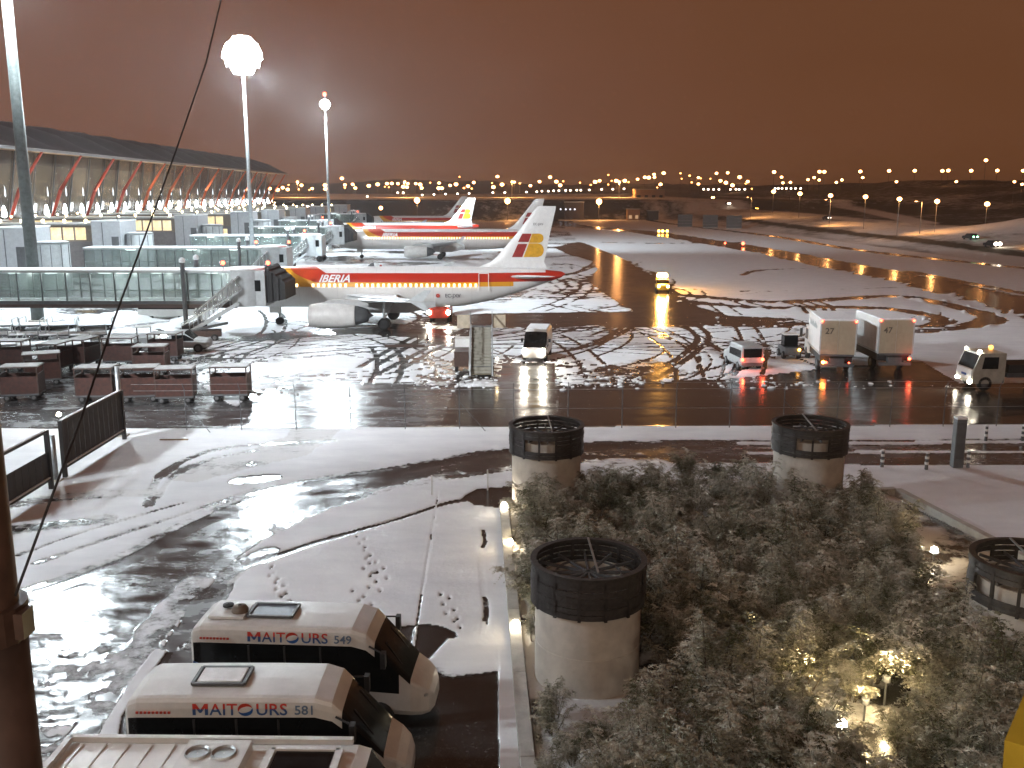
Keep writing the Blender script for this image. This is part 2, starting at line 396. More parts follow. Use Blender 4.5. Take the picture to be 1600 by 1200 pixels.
m = isroad & (X > 8); snow[m] = .12+(n4[m]-.5)*.9
for yy, w, v in ((50.2, .35, .95), (49.1, .28, .9), (47.2, .22, .85)):
    m = isroad & (X > 12) & (np.abs(Y-yy-.02*X) < w+(n2-.5)*.2); snow[m] = v
# slushy wheel tracks to the left of the road
def wash(px, w, val, sl_=.5, di=.25):
    ln = spline(W2(px), 5); d = pdist(X, Y, ln, w+1); e_ = d+(n2-.5)*w*.7
    m = (e_ < w/2) & near; k = n4[m]; snow[m] = np.minimum(snow[m], val+(k-.5)*.9); slush[m] = np.maximum(slush[m], sl_); dirt[m] = np.maximum(dirt[m], di)
wash([(232, 790), (250, 745), (300, 715), (370, 698), (520, 690)], .5, .45)
wash([(245, 780), (275, 742), (330, 718), (400, 704)], .35, .5)
wash([(300, 742), (380, 722), (450, 700), (500, 672)], 2.6, .72, .3, .35)
wash([(20, 790), (120, 775), (230, 770)], 1.2, .55, .3, .3); wash([(0, 830), (90, 822), (160, 812)], 1.0, .5, .3, .3)
wash([(60, 880), (170, 842), (300, 800), (400, 765)], .4, .5); wash([(30, 868), (150, 826), (290, 786)], .3, .5)
wash([(300, 985), (350, 905), (420, 860)], .8, .4); wash([(270, 1010), (320, 930)], .5, .35); wash([(240, 1110), (300, 1000), (370, 895)], .7, .5)
wash([(380, 750), (425, 746)], 1.3, .1, 0, 0)
for i in range(5):
    wash([(310-i*9, 985+i*8), (300-i*14, 955+i*14)], .25, .3)
# parking place
m = pdist(X, Y, spline(W2([(392, 884), (500, 847), (620, 813), (700, 787), (772, 776)]), 6), 2)+(n2-.5)*.25 < .17; snow[m] = .05
m = inpoly(X, Y, W2([(722, 778), (745, 765), (800, 760), (812, 790), (775, 794), (740, 790)])); snow[m] = .1+(n2[m]-.5)*.5
m = np.abs(X-kerb_x(Y)+.75+(n2-.5)*.4) < .10; m &= (Y < 37) & (Y > 24); snow[m] = .35+.5*(n2[m] > .5)
ov = g(655, 1003); m = (((X-ov[0])/1.15)**2+((Y-ov[1])/1.15)**2 < 1+(n2-.5)*.3) ; snow[m] = .0
ov = g(610, 1008); m = (((X-ov[0])/1.3)**2+((Y-ov[1])/1.1)**2 < 1+(n2-.5)*.3) ; snow[m] = .0
m = inpoly(X, Y, W2([(560, 1045), (680, 1040), (720, 1055), (778, 1048), (790, 1700), (100, 1700), (190, 1120), (260, 1020), (330, 1010)])); snow[m] = .08+(n2[m]-.5)*.5
m = inpoly(X, Y, W2([(700, 1000), (768, 990), (780, 1050), (700, 1060), (660, 1042)])); snow[m] = .72+(n2[m]-.5)*1.3
ln = W2([(682, 770), (640, 1020)]); d = pdist(X, Y, ln, 1); side = X-np.interp(Y, [ln[1][1], ln[0][1]], [ln[1][0], ln[0][0]])
m = (d < .2) & (side > .04) & (side < .13); snow[m] = .25+(n2[m] > .5)*.5
def foot(px0, px1, n, s=11):
    a = g(*px0); b = g(*px1); r_ = np.random.RandomState(s)
    for i in range(n):
        t = i/(n-1); fx = a[0]+(b[0]-a[0])*t+(.11 if i % 2 else -.11)+r_.uniform(-.08, .08); fy = a[1]+(b[1]-a[1])*t+r_.uniform(-.1, .1)
        k = ((X-fx)/.075)**2+((Y-fy)/.14)**2 < 1; snow[k] = .42; lift[k] = -.02
foot((565, 838), (588, 925), 14); foot((420, 880), (450, 940), 12, 3); foot((690, 930), (720, 990), 9, 4); foot((590, 880), (600, 905), 4, 6)
foot((560, 925), (588, 960), 6, 9)
# planted bed
bed_poly = [(.9, 12), (.6, 20), (.1, 30), (-.1, 38.6), (3, 40.3), (10, 41), (16.5, 40.2), (17.5, 36), (18.5, 30), (19, 20), (19, 12)]
isbed = inpoly(X, Y, bed_poly)
snow[isbed] = .55+(n2[isbed]-.5)*1.5; dirt[isbed] = .35
snow = np.clip(snow, 0, 1.2)
def blur(a, nb):
    a = a.reshape(NR, NC).copy()
    for _ in range(nb):
        a[1:-1] = .5*a[1:-1]+.25*(a[:-2]+a[2:]); a[:, 1:-1] = .5*a[:, 1:-1]+.25*(a[:, :-2]+a[:, 2:])
    return a.ravel()
wb = sm(55, 130, Y); snow = snow*(1-wb)+blur(snow, 3)*wb; snow = np.where(Y <= 55, .5*snow+.5*blur(snow, 1), snow); lift = blur(lift, 1)
ZT = terrain(X, Y)
fade = sm(240, 80, Y)
Z = ZT+fade*np.clip(snow, 0, 1)*.05*(.5+n2)+np.maximum(lift, -.03)*sm(400, 100, Y)
Z = np.where(isbed, Z+.12, Z)
Zg = Z.reshape(NR, NC)
# faces and their areas
idx = np.arange(NR*NC).reshape(NR, NC)
F = np.stack([idx[:-1, :-1], idx[:-1, 1:], idx[1:, 1:], idx[1:, :-1]], -1).reshape(-1, 4)
fx = X[F].mean(1); fy = Y[F].mean(1)
reg = np.zeros(len(F), int)                     # 0 apron
reg[fy <= verge_y(fx)] = 1                      # verge
reg[isroad[F[:, 0]] & (fy < 53)] = 2
park = (fy <= 38.5) & (fx < kerb_x(fy)) & ~isroad[F[:, 0]] & (fx > -20)
reg[park] = 3; reg[isbed[F[:, 0]]] = 4
xbf = np.interp(fy, [0, 170, 320, 430, 520], [92, 92, 86, 78, 60])
reg[(fx > xbf) | (fy > 470)] = 5

def ground_mat():
    m = bpy.data.materials.new('wet_asphalt_and_snow'); m.use_nodes = True; t = m.node_tree; b = t.nodes['Principled BSDF']
    N = t.nodes.new; K = t.links.new
    def attr(n): a = N('ShaderNodeAttribute'); a.attribute_name = n; return a.outputs['Fac']
    def math_(op, a, b_, c=None, clamp=False):
        n = N('ShaderNodeMath'); n.operation = op; n.use_clamp = clamp
        for i, v in enumerate((a, b_, c)):
            if v is None: continue
            if isinstance(v, (int, float)): n.inputs[i].default_value = v
            else: K(v, n.inputs[i])
        return n.outputs[0]
    tcn = N('ShaderNodeTexCoord')
    def noise(sc, det=6, sy=1, rough=.6):
        mpn = N('ShaderNodeMapping'); mpn.inputs['Scale'].default_value = (1, sy, 1); n = N('ShaderNodeTexNoise')
        n.inputs['Scale'].default_value = sc; n.inputs['Detail'].default_value = det; n.inputs['Roughness'].default_value = rough
        K(tcn.outputs['Object'], mpn.inputs[0]); K(mpn.outputs[0], n.inputs['Vector']); return n.outputs[0]
    def mrange(v, a, b_, c, d):
        n = N('ShaderNodeMapRange'); n.inputs[1].default_value = a; n.inputs[2].default_value = b_; n.inputs[3].default_value = c; n.inputs[4].default_value = d
        K(v, n.inputs[0]); return n.outputs[0]
    def mix(f, a, b_):
        n = N('ShaderNodeMix'); n.data_type = 'RGBA'
        if isinstance(f, (int, float)): n.inputs[0].default_value = f
        else: K(f, n.inputs[0])
        for i, v in ((6, a), (7, b_)):
            if isinstance(v, tuple): n.inputs[i].default_value = (*v, 1)
            else: K(v, n.inputs[i])
        return n.outputs[2]
    hf = noise(1.6, 8, 1, .7); hf2 = noise(.45, 5, 2.2); hf3 = noise(6, 5)
    s = math_('ADD', attr('snow'), math_('MULTIPLY', math_('SUBTRACT', hf, .5), .95))
    s = math_('ADD', s, math_('MULTIPLY', math_('SUBTRACT', hf2, .5), .35))
    s = mrange(s, .44, .62, 0, 1)
    sl_ = math_('MULTIPLY', attr('slush'), mrange(hf2, .35, .6, .5, 1.1), clamp=True)
    asph = mix(mrange(hf3, .35, .65, 0, 1), (.016, .015, .015), (.036, .034, .032))
    asph = mix(sl_, asph, (.115, .115, .118))
    sn = mix(mrange(hf2, .3, .7, 0, 1), (.66, .68, .71), (.80, .82, .84))
    sn = mix(attr('dirt'), sn, (.36, .33, .29))
    K(mix(s, asph, sn), b.inputs['Base Color'])
    ra = mrange(hf2, .35, .65, .10, .26)
    ra = math_('ADD', ra, math_('MULTIPLY', sl_, .12))
    rr = N('ShaderNodeMix'); K(s, rr.inputs[0]); K(ra, rr.inputs[2]); rr.inputs[3].default_value = .62; K(rr.outputs[0], b.inputs['Roughness'])
    b.inputs['Specular IOR Level'].default_value = .55
    bp = N('ShaderNodeBump'); bp.inputs['Distance'].default_value = .06
    K(math_('ADD', math_('MULTIPLY', s, .8), math_('MULTIPLY', hf3, math_('ADD', math_('MULTIPLY', s, .35), .05))), bp.inputs['Height'])
    bp.inputs['Strength'].default_value = .55
    K(bp.outputs[0], b.inputs['Normal'])
    return m
gmat = ground_mat()
def terrain_mat():
    m = bpy.data.materials.new('snowy_grass_bank'); m.use_nodes = True; t = m.node_tree; b = t.nodes['Principled BSDF']
    N = t.nodes.new; K = t.links.new
    a = N('ShaderNodeAttribute'); a.attribute_name = 'snow'; tcn = N('ShaderNodeTexCoord')
    n = N('ShaderNodeTexNoise'); n.inputs['Scale'].default_value = .22; n.inputs['Detail'].default_value = 9; n.inputs['Roughness'].default_value = .75
    K(tcn.outputs['Object'], n.inputs['Vector'])
    ad = N('ShaderNodeMath'); ad.operation = 'MULTIPLY_ADD'; K(n.outputs[0], ad.inputs[0]); ad.inputs[1].default_value = 1.5; ad.inputs[2].default_value = -.75
    ad2 = N('ShaderNodeMath'); K(a.outputs['Fac'], ad2.inputs[0]); K(ad.outputs[0], ad2.inputs[1])
    r_ = N('ShaderNodeMapRange'); r_.inputs[1].default_value = .3; r_.inputs[2].default_value = .8; K(ad2.outputs[0], r_.inputs[0])
    mx_ = N('ShaderNodeMix'); mx_.data_type = 'RGBA'; mx_.inputs[6].default_value = (.035, .032, .022, 1); mx_.inputs[7].default_value = (.62, .62, .62, 1)
    K(r_.outputs[0], mx_.inputs[0]); K(mx_.outputs[2], b.inputs['Base Color']); b.inputs['Roughness'].default_value = .8
    bp = N('ShaderNodeBump'); bp.inputs['Distance'].default_value = 1.2; bp.inputs['Strength'].default_value = .6; K(n.outputs[0], bp.inputs['Height']); K(bp.outputs[0], b.inputs['Normal'])
    return m
tmat = terrain_mat()
def sheet(name, fsel, mat):
    f = F[fsel]; u, inv = np.unique(f, return_inverse=True); inv = inv.reshape(f.shape)
    me = bpy.data.meshes.new(name); me.vertices.add(len(u)); me.vertices.foreach_set('co', np.stack([X[u], Y[u], Z[u]], -1).ravel())
    me.loops.add(f.size); me.loops.foreach_set('vertex_index', inv.ravel().astype(np.int32))
    me.polygons.add(len(f)); me.polygons.foreach_set('loop_start', np.arange(0, f.size, 4, dtype=np.int32)); me.polygons.foreach_set('loop_total', np.full(len(f), 4, np.int32))
    me.update(calc_edges=True); me.polygons.foreach_set('use_smooth', np.ones(len(f), bool))
    for nm, ar in (('snow', snow), ('slush', slush), ('dirt', dirt)):
        a = me.attributes.new(nm, 'FLOAT', 'POINT'); a.data.foreach_set('value', ar[u].astype(np.float32))
    me.materials.append(mat); ob = bpy.data.objects.new(name, me); COL.objects.link(ob); ob['kind'] = 'structure'; return ob
for i, nm in enumerate(('apron', 'snowy_verge', 'service_road', 'parking_area', 'planting_bed', 'hills')):
    sheet(nm, np.where(reg == i)[0], tmat if i == 5 else gmat)
# coarse ground under and beyond
bg_ = MB(); bg_.add([(-7000, -300, -.35), (7000, -300, -.35), (7000, 7000, -.35), (-7000, 7000, -.35)], [(0, 1, 2, 3)])
bg_.build('ground', gmat, kind='structure')

# ------------------------------------------------------------------ floodlight masts
def mast(x, y, h, power, strong, i):
    lab = ['tall floodlight mast with the dazzling white head above the bridges', 'nearest floodlight mast at left, its head above the picture',
           'thinner floodlight mast farther off with a red beacon on top',
           'added floodlight mast beside the service road, outside the picture'][i]
    t = T('floodlight_mast', lab, 'floodlight mast', (x, y, 0))
    MB().bar((0, 0, 0), (0, 0, h), .62 if i == 1 else .36, n=14, r2=.45 if i == 1 else .17).build('pole', M('mast_unlit_dark', (.10, .115, .11), .5, var=.3) if i == 1 else galv, t, True)  # nearest pole is coloured dark because it stands unlit
    MB().lathe([(.9, 0), (.9, .35), (.5, .45), (.36, .9)], 16).build('base', concrete, t)
    q_ = strong; fl = MB().bb((-.56*q_, -.14, -.52*q_), (.56*q_, .14, .52*q_)).data('floodlight', dgrey)
    gl = MB().bb((-.52*q_, -.03, -.48*q_), (.52*q_, .01, .48*q_)).data('lens', e_cool)
    for dz, rr, n in [(a*strong, b*strong, c) for a, b, c in ((-1.95, 1.25, 8), (-1.0, 2.1, 12), (0, 2.4, 14), (1.0, 2.1, 12), (1.95, 1.25, 8))]:
        cw = MB(); cw.lathe([(rr-.25, -.08), (rr-.13, -.08), (rr-.13, .08), (rr-.25, .08), (rr-.25, -.08)], 24, c=(0, 0, h+dz-.5))
        for k in range(4): a = k*math.pi/2; cw.beam((0, 0, h+dz-.5), ((rr-.2)*math.cos(a), (rr-.2)*math.sin(a), h+dz-.5), .08, .1)
        cw.build('head_ring', dgrey, t)
        for k in range(n):
            a = 2*math.pi*(k+.5*(dz != 0))/n; o = inst(fl, 'floodlight', t, (rr*math.cos(a), rr*math.sin(a), h+dz-.5)); o.rotation_euler = (-dz/strong*.32+R(-6), 0, a+math.pi/2)
            q = inst(gl, 'lens', o, (0, -.15, 0))
    point('floodlight_lamp', (0, 0, h-2.9), power, COOL, 1.0, t)
    if i in (0, 2): spot('far_beam', (1.5, 0, h-.5), (100, (30, 0, 60)[i], -2), (600000, 0, 240000)[i], COOL, 75, .6, t, 1.0)
    if i == 0: spot('far_beam', (1.5, 0, h-2.8), (70, -62, 0), 120000, COOL, 60, .6, t, 1.0)
    if i == 3: spot('far_beam', (1.5, 0, h-2.8), (66, 82, 4), 210000, (.92, .96, 1), 52, .6, t, 1.0)  # beam of the added mast, aimed to brighten the nearest airliner
    MB().bar((0, 0, h-.6), (0, 0, h+1.2), .15, n=8).build('head_stem', dgrey, t)
    if i in (2,):
        MB().bar((0, 0, h), (0, 0, h+1.5), .05).ball((0, 0, h+1.6), .42).build('beacon', e_red, t)
    return t
for i, (x, y, h, p, s_) in enumerate(MASTS): mast(x, y, h, p, s_, i)

# ------------------------------------------------------------------ airliners
def livery(name, Ln):
    m = bpy.data.materials.new(name); m.use_nodes = True; t = m.node_tree; b = t.nodes['Principled BSDF']
    N = t.nodes.new; K = t.links.new
    tcn = N('ShaderNodeTexCoord'); sp = N('ShaderNodeSeparateXYZ'); K(tcn.outputs['Object'], sp.inputs[0]); x, z = sp.outputs[0], sp.outputs[2]
    def mt(op, a, b_=None, c=None):
        n = N('ShaderNodeMath'); n.operation = op
        for i, v in enumerate((a, b_, c)):
            if v is None: continue
            if isinstance(v, (int, float)): n.inputs[i].default_value = v
            else: K(v, n.inputs[i])
        return n.outputs[0]
    def mix(f, a, b_):
        n = N('ShaderNodeMix'); n.data_type = 'RGBA'; K(f, n.inputs[0])
        for i, v in ((6, a), (7, b_)):
            if isinstance(v, tuple): n.inputs[i].default_value = (*v, 1)
            else: K(v, n.inputs[i])
        return n.outputs[2]
    dz = mt('MAXIMUM', mt('SUBTRACT', 5.9, z), 0)
    gt = lambda a, b_: mt('GREATER_THAN', a, b_)
    AND = lambda a, b_: mt('MULTIPLY', a, b_)
    n = N('ShaderNodeTexNoise'); n.inputs['Scale'].default_value = .8; n.inputs['Detail'].default_value = 6; K(tcn.outputs['Object'], n.inputs['Vector'])
    base = mix(n.outputs[0], (.64, .63, .61), (.76, .75, .73))
    A = AND(gt(x, mt('MULTIPLY_ADD', dz, .95, 5.3)), gt(z, 3.98))
    A = AND(A, mt('LESS_THAN', x, mt('ADD', mt('MULTIPLY', gt(z, 4.5), 20), Ln-5.2)))
    c = mix(A, base, (.72, .33, .015))
    B = AND(gt(x, mt('MULTIPLY_ADD', mt('POWER', dz, 1.8), 1.35, 6.5)), gt(z, 4.42))
    edge = AND(gt(x, mt('MULTIPLY_ADD', mt('POWER', dz, 1.8), 1.35, 6.5)), 1)
    red = mix(mt('MULTIPLY', mt('SUBTRACT', x, 6.5), .28), (.62, .07, .010), (.50, .028, .012))
    cl = N('ShaderNodeClamp')
    c = mix(B, c, red)
    C = AND(gt(x, mt('MULTIPLY_ADD', dz, 1.9, 9.0)), gt(z, mt('ADD', 5.28, mt('MULTIPLY', gt(x, Ln-2.0), 3))))
    c = mix(C, c, (.78, .78, .77))
    # panel joints along the skin
    fr = mt('FRACT', mt('MULTIPLY', x, .53)); ln = mt('LESS_THAN', fr, .012)
    c = mix(mt('MULTIPLY', ln, .35), c, (.12, .12, .12))
    K(c, b.inputs['Base Color']); b.inputs['Roughness'].default_value = .32; b.inputs['Coat Weight'].default_value = .3
    return m
def airfoil(n=7):
    xs = [.5*(1-math.cos(math.pi*i/n)) for i in range(n+1)]
    th = lambda x: 5*(.2969*math.sqrt(x)-.126*x-.3516*x*x+.2843*x**3-.1036*x**4)
    return [(x, th(x)) for x in xs[::-1]]+[(x, -th(x)) for x in xs[1:-1]]
def wing_mesh(mb, secs, vertical=False, m=None):
    af = airfoil(); n = len(af); vs = []
    for (lx, yy, zz, ch, tk) in secs:
        for (a, t) in af:
            vs.append((lx+a*ch, yy+t*tk*ch, zz) if vertical else (lx+a*ch, yy, zz+t*tk*ch))
    fs = []
    for k in range(len(secs)-1):
        for i in range(n): fs.append((k*n+i, k*n+(i+1) % n, (k+1)*n+(i+1) % n, (k+1)*n+i))
    fs += [tuple(range(n)), tuple(range(len(secs)*n-1, (len(secs)-1)*n-1, -1))]
    mb.add(vs, fs, m)
finm = M('fin_white', (.76, .77, .76), .35, var=.06)
eredm = M('emblem_red', (.30, .02, .018), .4); eyel = M('emblem_yellow', (.66, .35, .02), .4)
def airliner(label, x0, y0, Ln, main_s, reg, detail=True, rz=0, lit=True):
    t = T('airliner', label, 'airliner', (x0, y0, 0), rz); dl = Ln-33.84
    st = [(0, .05, 3.25), (.25, .5, 3.3), (.8, .98, 3.42), (1.6, 1.42, 3.58), (2.6, 1.72, 3.70), (3.8, 1.9, 3.78), (5.5, 1.975, 3.82), (Ln-12.5, 1.975, 3.82), (Ln-10, 1.9, 3.88),
          (Ln-7.5, 1.62, 4.10), (Ln-5, 1.22, 4.42), (Ln-2.5, .75, 4.78), (Ln-.9, .40, 4.98), (Ln-.1, .22, 5.08), (Ln, .02, 5.1)]
    xs = np.unique(np.concatenate([np.arange(0, 6, .3), np.arange(6, Ln, .8), [Ln-.4, Ln]]))
    rr = np.interp(xs, [a[0] for a in st], [a[1] for a in st]); zc = np.interp(xs, [a[0] for a in st], [a[2] for a in st])
    mb = MB(); n = 36; vs = []
    for a, r, c in zip(xs, rr, zc):
        for i in range(n): th = 2*math.pi*i/n; vs.append((a, r*math.cos(th), c+1.035*r*math.sin(th)))
    fs = [(k*n+i, k*n+(i+1) % n, (k+1)*n+(i+1) % n, (k+1)*n+i) for k in range(len(xs)-1) for i in range(n)]
    mb.add(vs, fs); mb.build('fuselage', livery('airliner_livery', Ln), t, True)
    ws = main_s-4.4
    lw = M('wing_grey', (.42, .43, .43), .4, var=.1)
    for s_ in (-1, 1):
        w = MB(); wing_mesh(w, [(ws, s_*1.2, 2.75, 7.0, .13), (ws+2.6, s_*6.3, 3.15, 4.0, .12), (ws+7.8, s_*16.6, 4.15, 1.6, .10)])
        wo = w.build('wing', lw, t, True); smooth_by_angle(wo, 50)
        sn = MB(); wing_mesh(sn, [(ws+.35, s_*2.0, 3.22, 5.2, .03), (ws+2.9, s_*6.3, 3.42, 3.2, .04), (ws+7.4, s_*15.2, 4.14, 1.3, .05)]); sn.build('snow_cover', snowm, t, True)
        f_ = MB(); f_.prism([(ws+8.0, 4.2), (ws+9.4, 4.2), (ws+10.1, 5.1), (ws+9.5, 5.1)], s_*16.6-.04, s_*16.6+.04).prism([(ws+8.3, 4.1), (ws+9.4, 4.1), (ws+9.9, 3.4), (ws+9.5, 3.4)], s_*16.6-.035, s_*16.6+.035)
        f_.build('wingtip_fence', lgrey, t)
        h = MB(); wing_mesh(h, [(Ln-5.8, s_*.6, 4.85, 3.9, .10), (Ln-2.75, s_*6.1, 5.35, 1.5, .09)]); ho = h.build('tailplane', finm, t, True); smooth_by_angle(ho, 50)
        ey = s_*5.75; ex = ws-2.35
        e_ = MB(); e_.lathe([(.86, .35), (.90, .0), (1.0, -.02), (1.12, .3), (1.22, 1.2), (1.20, 2.8), (1.02, 4.3), (.95, 4.35)], 28, offwhite, (ex, ey, 1.62), 'X')
        e_.lathe([(.86, .35), (.80, .9), (.02, .95)], 28, black, (ex, ey, 1.62), 'X')
        eo = e_.build('engine', None, t, True); smooth_by_angle(eo, 40)
        MB().lathe([(.95, 4.3), (.75, 5.0), (.60, 5.5), (.30, 5.6), (.02, 6.0)], 24, dgrey, (ex, ey, 1.66), 'X').build('nozzle', dgrey, eo, True)
        MB().lathe([(.88, .02), (.95, -.06), (1.02, .02)], 28, galv, (ex, ey, 1.62), 'X').build('intake_lip', galv, eo, True)
        MB().prism([(ex+.9, 2.72), (ex+2.0, 3.15), (ex+5.5, 3.1), (ex+5.6, 2.6), (ex+3.6, 2.5)], ey-.18, ey+.18).build('pylon', lw, eo)
        gr = MB(); gr.bar((main_s, s_*3.8, 3.0), (main_s, s_*3.8, .6), .14, galv)
        gr.bar((main_s+.1, s_*3.7, 1.2), (main_s+.9, s_*2.6, 2.6), .07, galv)
        go = gr.build('main_gear', None, t)
        for q in (-.42, .42): MB().lathe([(.02, -.19), (.32, -.2), (.52, -.17), (.58, -.08), (.58, .08), (.52, .17), (.32, .2), (.02, .19)], 20, tyre, (main_s, s_*3.8+q, .58), 'Y').build('wheel', None, go, True)
    MB().prism([(ws-1.2, 1.72), (ws+.5, 1.35), (ws+6.5, 1.35), (ws+9.2, 1.95), (ws+9.2, 2.5), (ws-1.2, 2.5)], -1.5, 1.5).build('belly_fairing', lw, t)
    ng = MB(); ng.bar((5.07, 0, 2.2), (5.07, 0, .45), .10, galv); ng.bb((4.2, -.5, 1.25), (5.4, -.46, 1.9), offwhite); no = ng.build('nose_gear', None, t)
    for q in (-.25, .25): MB().lathe([(.02, -.1), (.25, -.11), (.38, -.07), (.38, .07), (.25, .11), (.02, .1)], 18, tyre, (5.07, q, .38), 'Y').build('wheel', None, no, True)
    # fin and emblem
    f0 = [(25.0, 5.72, 7.0, .02), (26.4, 6.3, 5.3, .085), (27.0, 6.8, 4.82, .10), (28.97, 9.1, 3.3, .10), (30.75, 11.45, 2.05, .10), (31.1, 11.76, 1.72, .06)]
    fb = MB(); wing_mesh(fb, [(a+dl, 0, z, c, k) for a, z, c, k in f0], True); fo = fb.build('fin', finm, t, True); smooth_by_angle(fo, 50)
    def half(s, z):
        le = np.interp(z, [a[1] for a in f0], [a[0] for a in f0]); ch = np.interp(z, [a[1] for a in f0], [a[2] for a in f0]); u = min(1, max(0, (s-le)/ch))
        return .10*ch*5*(.2969*math.sqrt(u)-.126*u-.3516*u*u+.2843*u**3-.1036*u**4)
    def patch(rows, mat, nm):
        for s_ in (-1, 1):
            p = MB(); nn = 7; vs = []
            for (z, a, b_) in rows:
                for i in range(nn): s = a+(b_-a)*i/(nn-1); vs.append((s+dl, s_*(half(s, z)+.022), z))
            p.add(vs, [(k*nn+i, k*nn+i+1, (k+1)*nn+i+1, (k+1)*nn+i) for k in range(len(rows)-1) for i in range(nn-1)])
            p.build(nm, mat, fo)
    patch([(8.26+.82*k/3, 29.09+.43*k/3, 30.14+.31*k/3) for k in range(4)], eredm, 'emblem_bar')
    patch([(6.77+1.30*k/4, 28.49+.60*k/4, 29.52+.50*k/4) for k in range(5)], eredm, 'emblem_bar')
    def rnd(z, z0, z1, x1, r): c = (z0+z1)/2; q = (z-c)/((z1-z0)/2); return x1-r+r*math.sqrt(max(0, 1-q*q))
    patch([(8.17+.91*k/10, 30.17+.34*k/10, rnd(8.17+.91*k/10, 8.17, 9.08, 31.62, .42)) for k in range(11)], eyel, 'emblem_lobe')
    patch([(6.77+1.36*k/12, 29.65+.52*k/12, rnd(6.77+1.36*k/12, 6.77, 8.13, 31.66, .6)) for k in range(13)], eyel, 'emblem_lobe')
    whitet = M('lettering_white', (.85, .85, .85), .4, var=.03); dk = M('lettering_dark', (.06, .06, .07), .5)
    text('IBERIA', 1.08, whitet, t, (9.5, -1.96, 4.46), (R(64), 0, 0), shear=.35, offset=.028, space=1.0)
    if detail:
        text(reg, .50, dk, t, (21.9+dl*.5, -1.99, 2.95), (R(96), 0, 0), offset=.004)
        MB().lathe([(.02, 0), (.2, 0), (.2, .02), (.02, .02)], 14, redp, (21.2+dl*.5, -2.0, 3.12), 'Y').build('roundel', None, t)
        text(reg, .32, dk, fo, (30.6, -.16, 9.9), (R(90), 0, 0))
        wm = MB(); wm.prism([(-.08, -.15), (.08, -.15), (.11, -.1), (.11, .1), (.08, .15), (-.08, .15), (-.11, .1), (-.11, -.1)], -.03, .03); wd = wm.data('cabin_window', e_cabwin if lit else dglass)
        off_ = {2, 5, 9, 10, 13}
        for i in range(36):
            sx_ = 6.3+i*.533
            if i in (3, 4, 12): continue
            for s_ in (-1, 1):
                if s_ == 1 and i % 2: continue
                o = inst(wd, 'cabin_window', t, (sx_, s_*1.965, 4.14)); o.rotation_euler = (R(9)*s_, 0, 0)
        for dx in (Ln-8.6,):
            d = MB()
            for a, b_ in (((dx, 3.6), (dx, 5.25)), ((dx+.95, 3.6), (dx+.95, 5.25)), ((dx, 5.25), (dx+.95, 5.25))):
                ya = lambda z: -math.sqrt(max(.1, (1.83*1.035)**2-(z-3.95)**2))-.01
                zz = np.linspace(a[1], b_[1], 6) if a[0] == b_[0] else [5.25, 5.25]
                xx = np.linspace(a[0], b_[0], len(zz))
                for k in range(len(zz)-1): d.beam((xx[k], ya(zz[k])-.02, zz[k]), (xx[k+1], ya(zz[k+1])-.02, zz[k+1]), .06, .06)
            d.build('door_frame', whitet, t)
        ck = MB(); ck.prism([(.85, 3.75), (1.75, 4.35), (2.6, 4.45), (2.6, 3.95), (1.3, 3.7)], -1.42, 1.42); ck.build('cockpit_window', dglass, t)
        an = MB(); an.prism([(14, 5.8), (14.5, 6.2), (14.7, 6.2), (14.75, 5.8)], -.03, .03); an.build('antenna', dgrey, t)
        bc = MB(); bc.ball((15.4, 0, 5.9), .12); bc.build('beacon_light', redp, t)
    else:
        wm = MB()
        for i in range(int((Ln-14)/.533)): wm.box((6.3+i*.533, -1.955, 4.14), (.2, .04, .3), rx=R(-9))
        wm.build('cabin_window_row', e_cabwin if lit else dglass, t, kind='stuff')
    return t
airliner('nearest white airliner with red and yellow stripe and IBERIA on its side, lit cabin windows', -28.5, 96.3, 33.84, 16.11, 'EC-JXV')
airliner('second white airliner, behind the nearest one, long body with red stripe', at(526, 400, 195)[0], 195, 42.8, 21.2, 'EC-IJU', detail=False)
airliner('third white airliner, its fin framed against the dark bank', at(508, 380, 235)[0], 235, 37.57, 17.7, 'EC-ILS', detail=False, lit=False)
airliner('farthest airliner, only its white crown and red stripe showing', at(566, 350, 304)[0], 304, 33.84, 16.1, 'EC-HGR', detail=False, lit=False)

